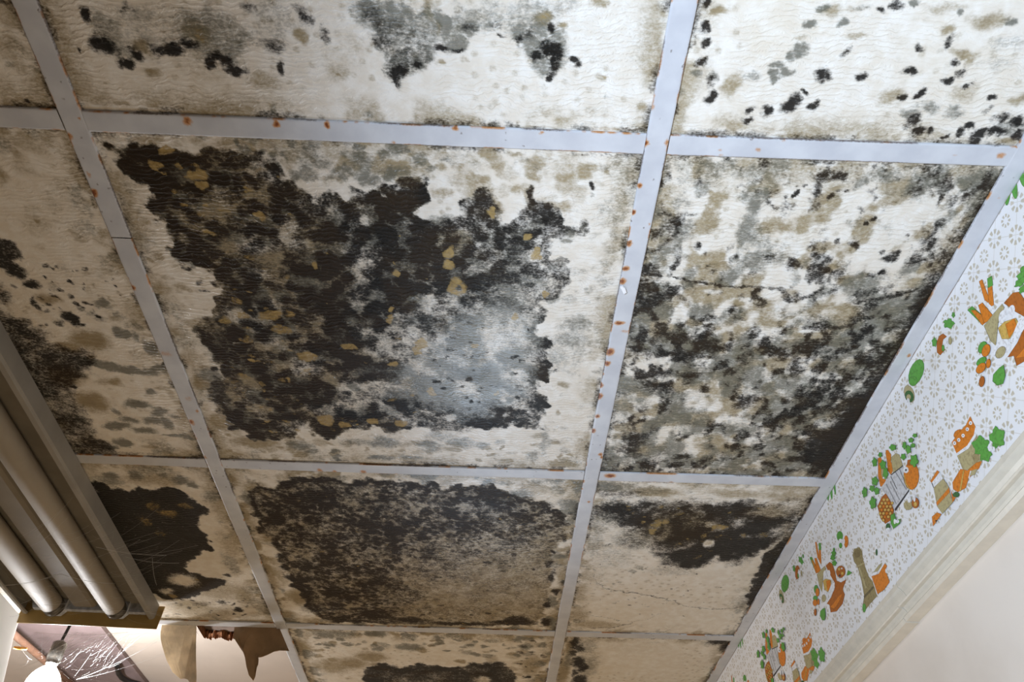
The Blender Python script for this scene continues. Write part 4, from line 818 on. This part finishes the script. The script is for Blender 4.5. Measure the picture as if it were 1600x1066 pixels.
# cobwebs, lit by the bulb
rw = random.Random(12)
wv, wf = [], []
def strand(p0, p1, r, sag):
    n = 7; pts = []
    for t in (0, .25, .5, .75, 1):
        if np.linalg.norm((p0+(p1-p0)*t)[:2]-bp[:2]) < 0.055: return
    for i in range(n):
        t = i/(n-1); q = p0+(p1-p0)*t; q = q.copy(); q[2] -= sag*4*t*(1-t); pts.append(Vector(q))
    b0 = len(wv)
    for i, q in enumerate(pts):
        d = (pts[min(i+1, n-1)]-pts[max(i-1, 0)]).normalized(); a_ = d.cross(Vector((0.1, 0.3, 1))).normalized(); b_ = d.cross(a_)
        for k in range(3): an = 2.094*k; wv.append(q+(a_*math.cos(an)+b_*math.sin(an))*r)
    for i in range(n-1):
        for k in range(3): wf.append((b0+i*3+k, b0+i*3+(k+1) % 3, b0+(i+1)*3+(k+1) % 3, b0+(i+1)*3+k))
def wpt(x, y, z): return on_z(x, y, CEIL+z)
def web_object(label):
    global wv, wf
    w0 = Vector(wv[0]); link('cobweb', pyd('cobweb', [v-w0 for v in wv], wf), M_WEB, None, label=label, cat='cobweb', kind='stuff', loc=w0); wv, wf = [], []
for x0, y0, x1, y1, r in ((120,1062,245,1003,.0009),(90,1075,190,1030,.0007),(120,1062,260,1020,.0005),(20,1048,150,990,.0006),(30,1040,180,992,.0005),(40,1030,115,1000,.0005),(55,988,200,988,.0007),(90,1030,150,990,.0004)):
    strand(wpt(x0, y0, -0.06), wpt(x1, y1, -0.06+rw.uniform(-.02, .02)), r*0.35, 0.006)
for i in range(150):
    x, y = rw.uniform(25, 170), rw.uniform(990, 1060); z = rw.uniform(-0.10, -0.03); L_ = rw.uniform(30, 110); an = rw.gauss(-0.5, 0.5)
    strand(wpt(x, y, z), wpt(x+L_*math.cos(an), max(988, y+L_*math.sin(an)), z+rw.uniform(-.02, .012)), rw.uniform(.00005, .00010), rw.uniform(0.001, .008))
web_object('tangle of fine white cobweb threads around the bare bulb')
for x0, y0, x1, y1, r in ((8,915,95,897,.0006),(95,897,180,912,.0006),(60,945,150,935,.0004),(120,880,200,850,.0003),(150,855,260,868,.0004),(195,870,280,880,.0004),(238,872,245,915,.0003)):
    strand(wpt(x0, y0, -0.085), wpt(x1, y1, -0.085+rw.uniform(-.01, .01)), r*0.6, 0.004)
for i in range(80):
    x, y = rw.uniform(10, 230), rw.uniform(830, 970); z = rw.uniform(-0.11, -0.085); L_ = rw.uniform(30, 90); an = rw.gauss(-0.2, 0.3)
    strand(wpt(x, y, z), wpt(x+L_*math.cos(an), y+L_*math.sin(an), z), rw.uniform(.00005, .00012), rw.uniform(0, .006))
web_object('faint cobweb threads strung across the underside of the light fixture')

# a flake of white paint stuck to the right main runner
p0 = on_z(974, 453, CEIL-0.0045); q_ = [(968,448),(973,446),(977,449),(980,457),(975,460),(972,456)]
fv = [on_z(x, y, CEIL-0.0036-zz)-p0 for zz in (0.0, 0.0022) for x, y in q_]; n = len(q_)
for i in range(n): fv[i+n] = fv[i+n]*np.array([0.8, 0.8, 1.0])+np.array([0, 0, -0.0004*i])
link('paint_flake', pyd('paint_flake', fv, [tuple(range(n)), tuple(range(2*n-1, n-1, -1))]+[(i, (i+1) % n, n+(i+1) % n, n+i) for i in range(n)]), M_CHIP, None, label='small white paint flake stuck on the rust spotted runner', cat='paint flake', loc=tuple(p0))
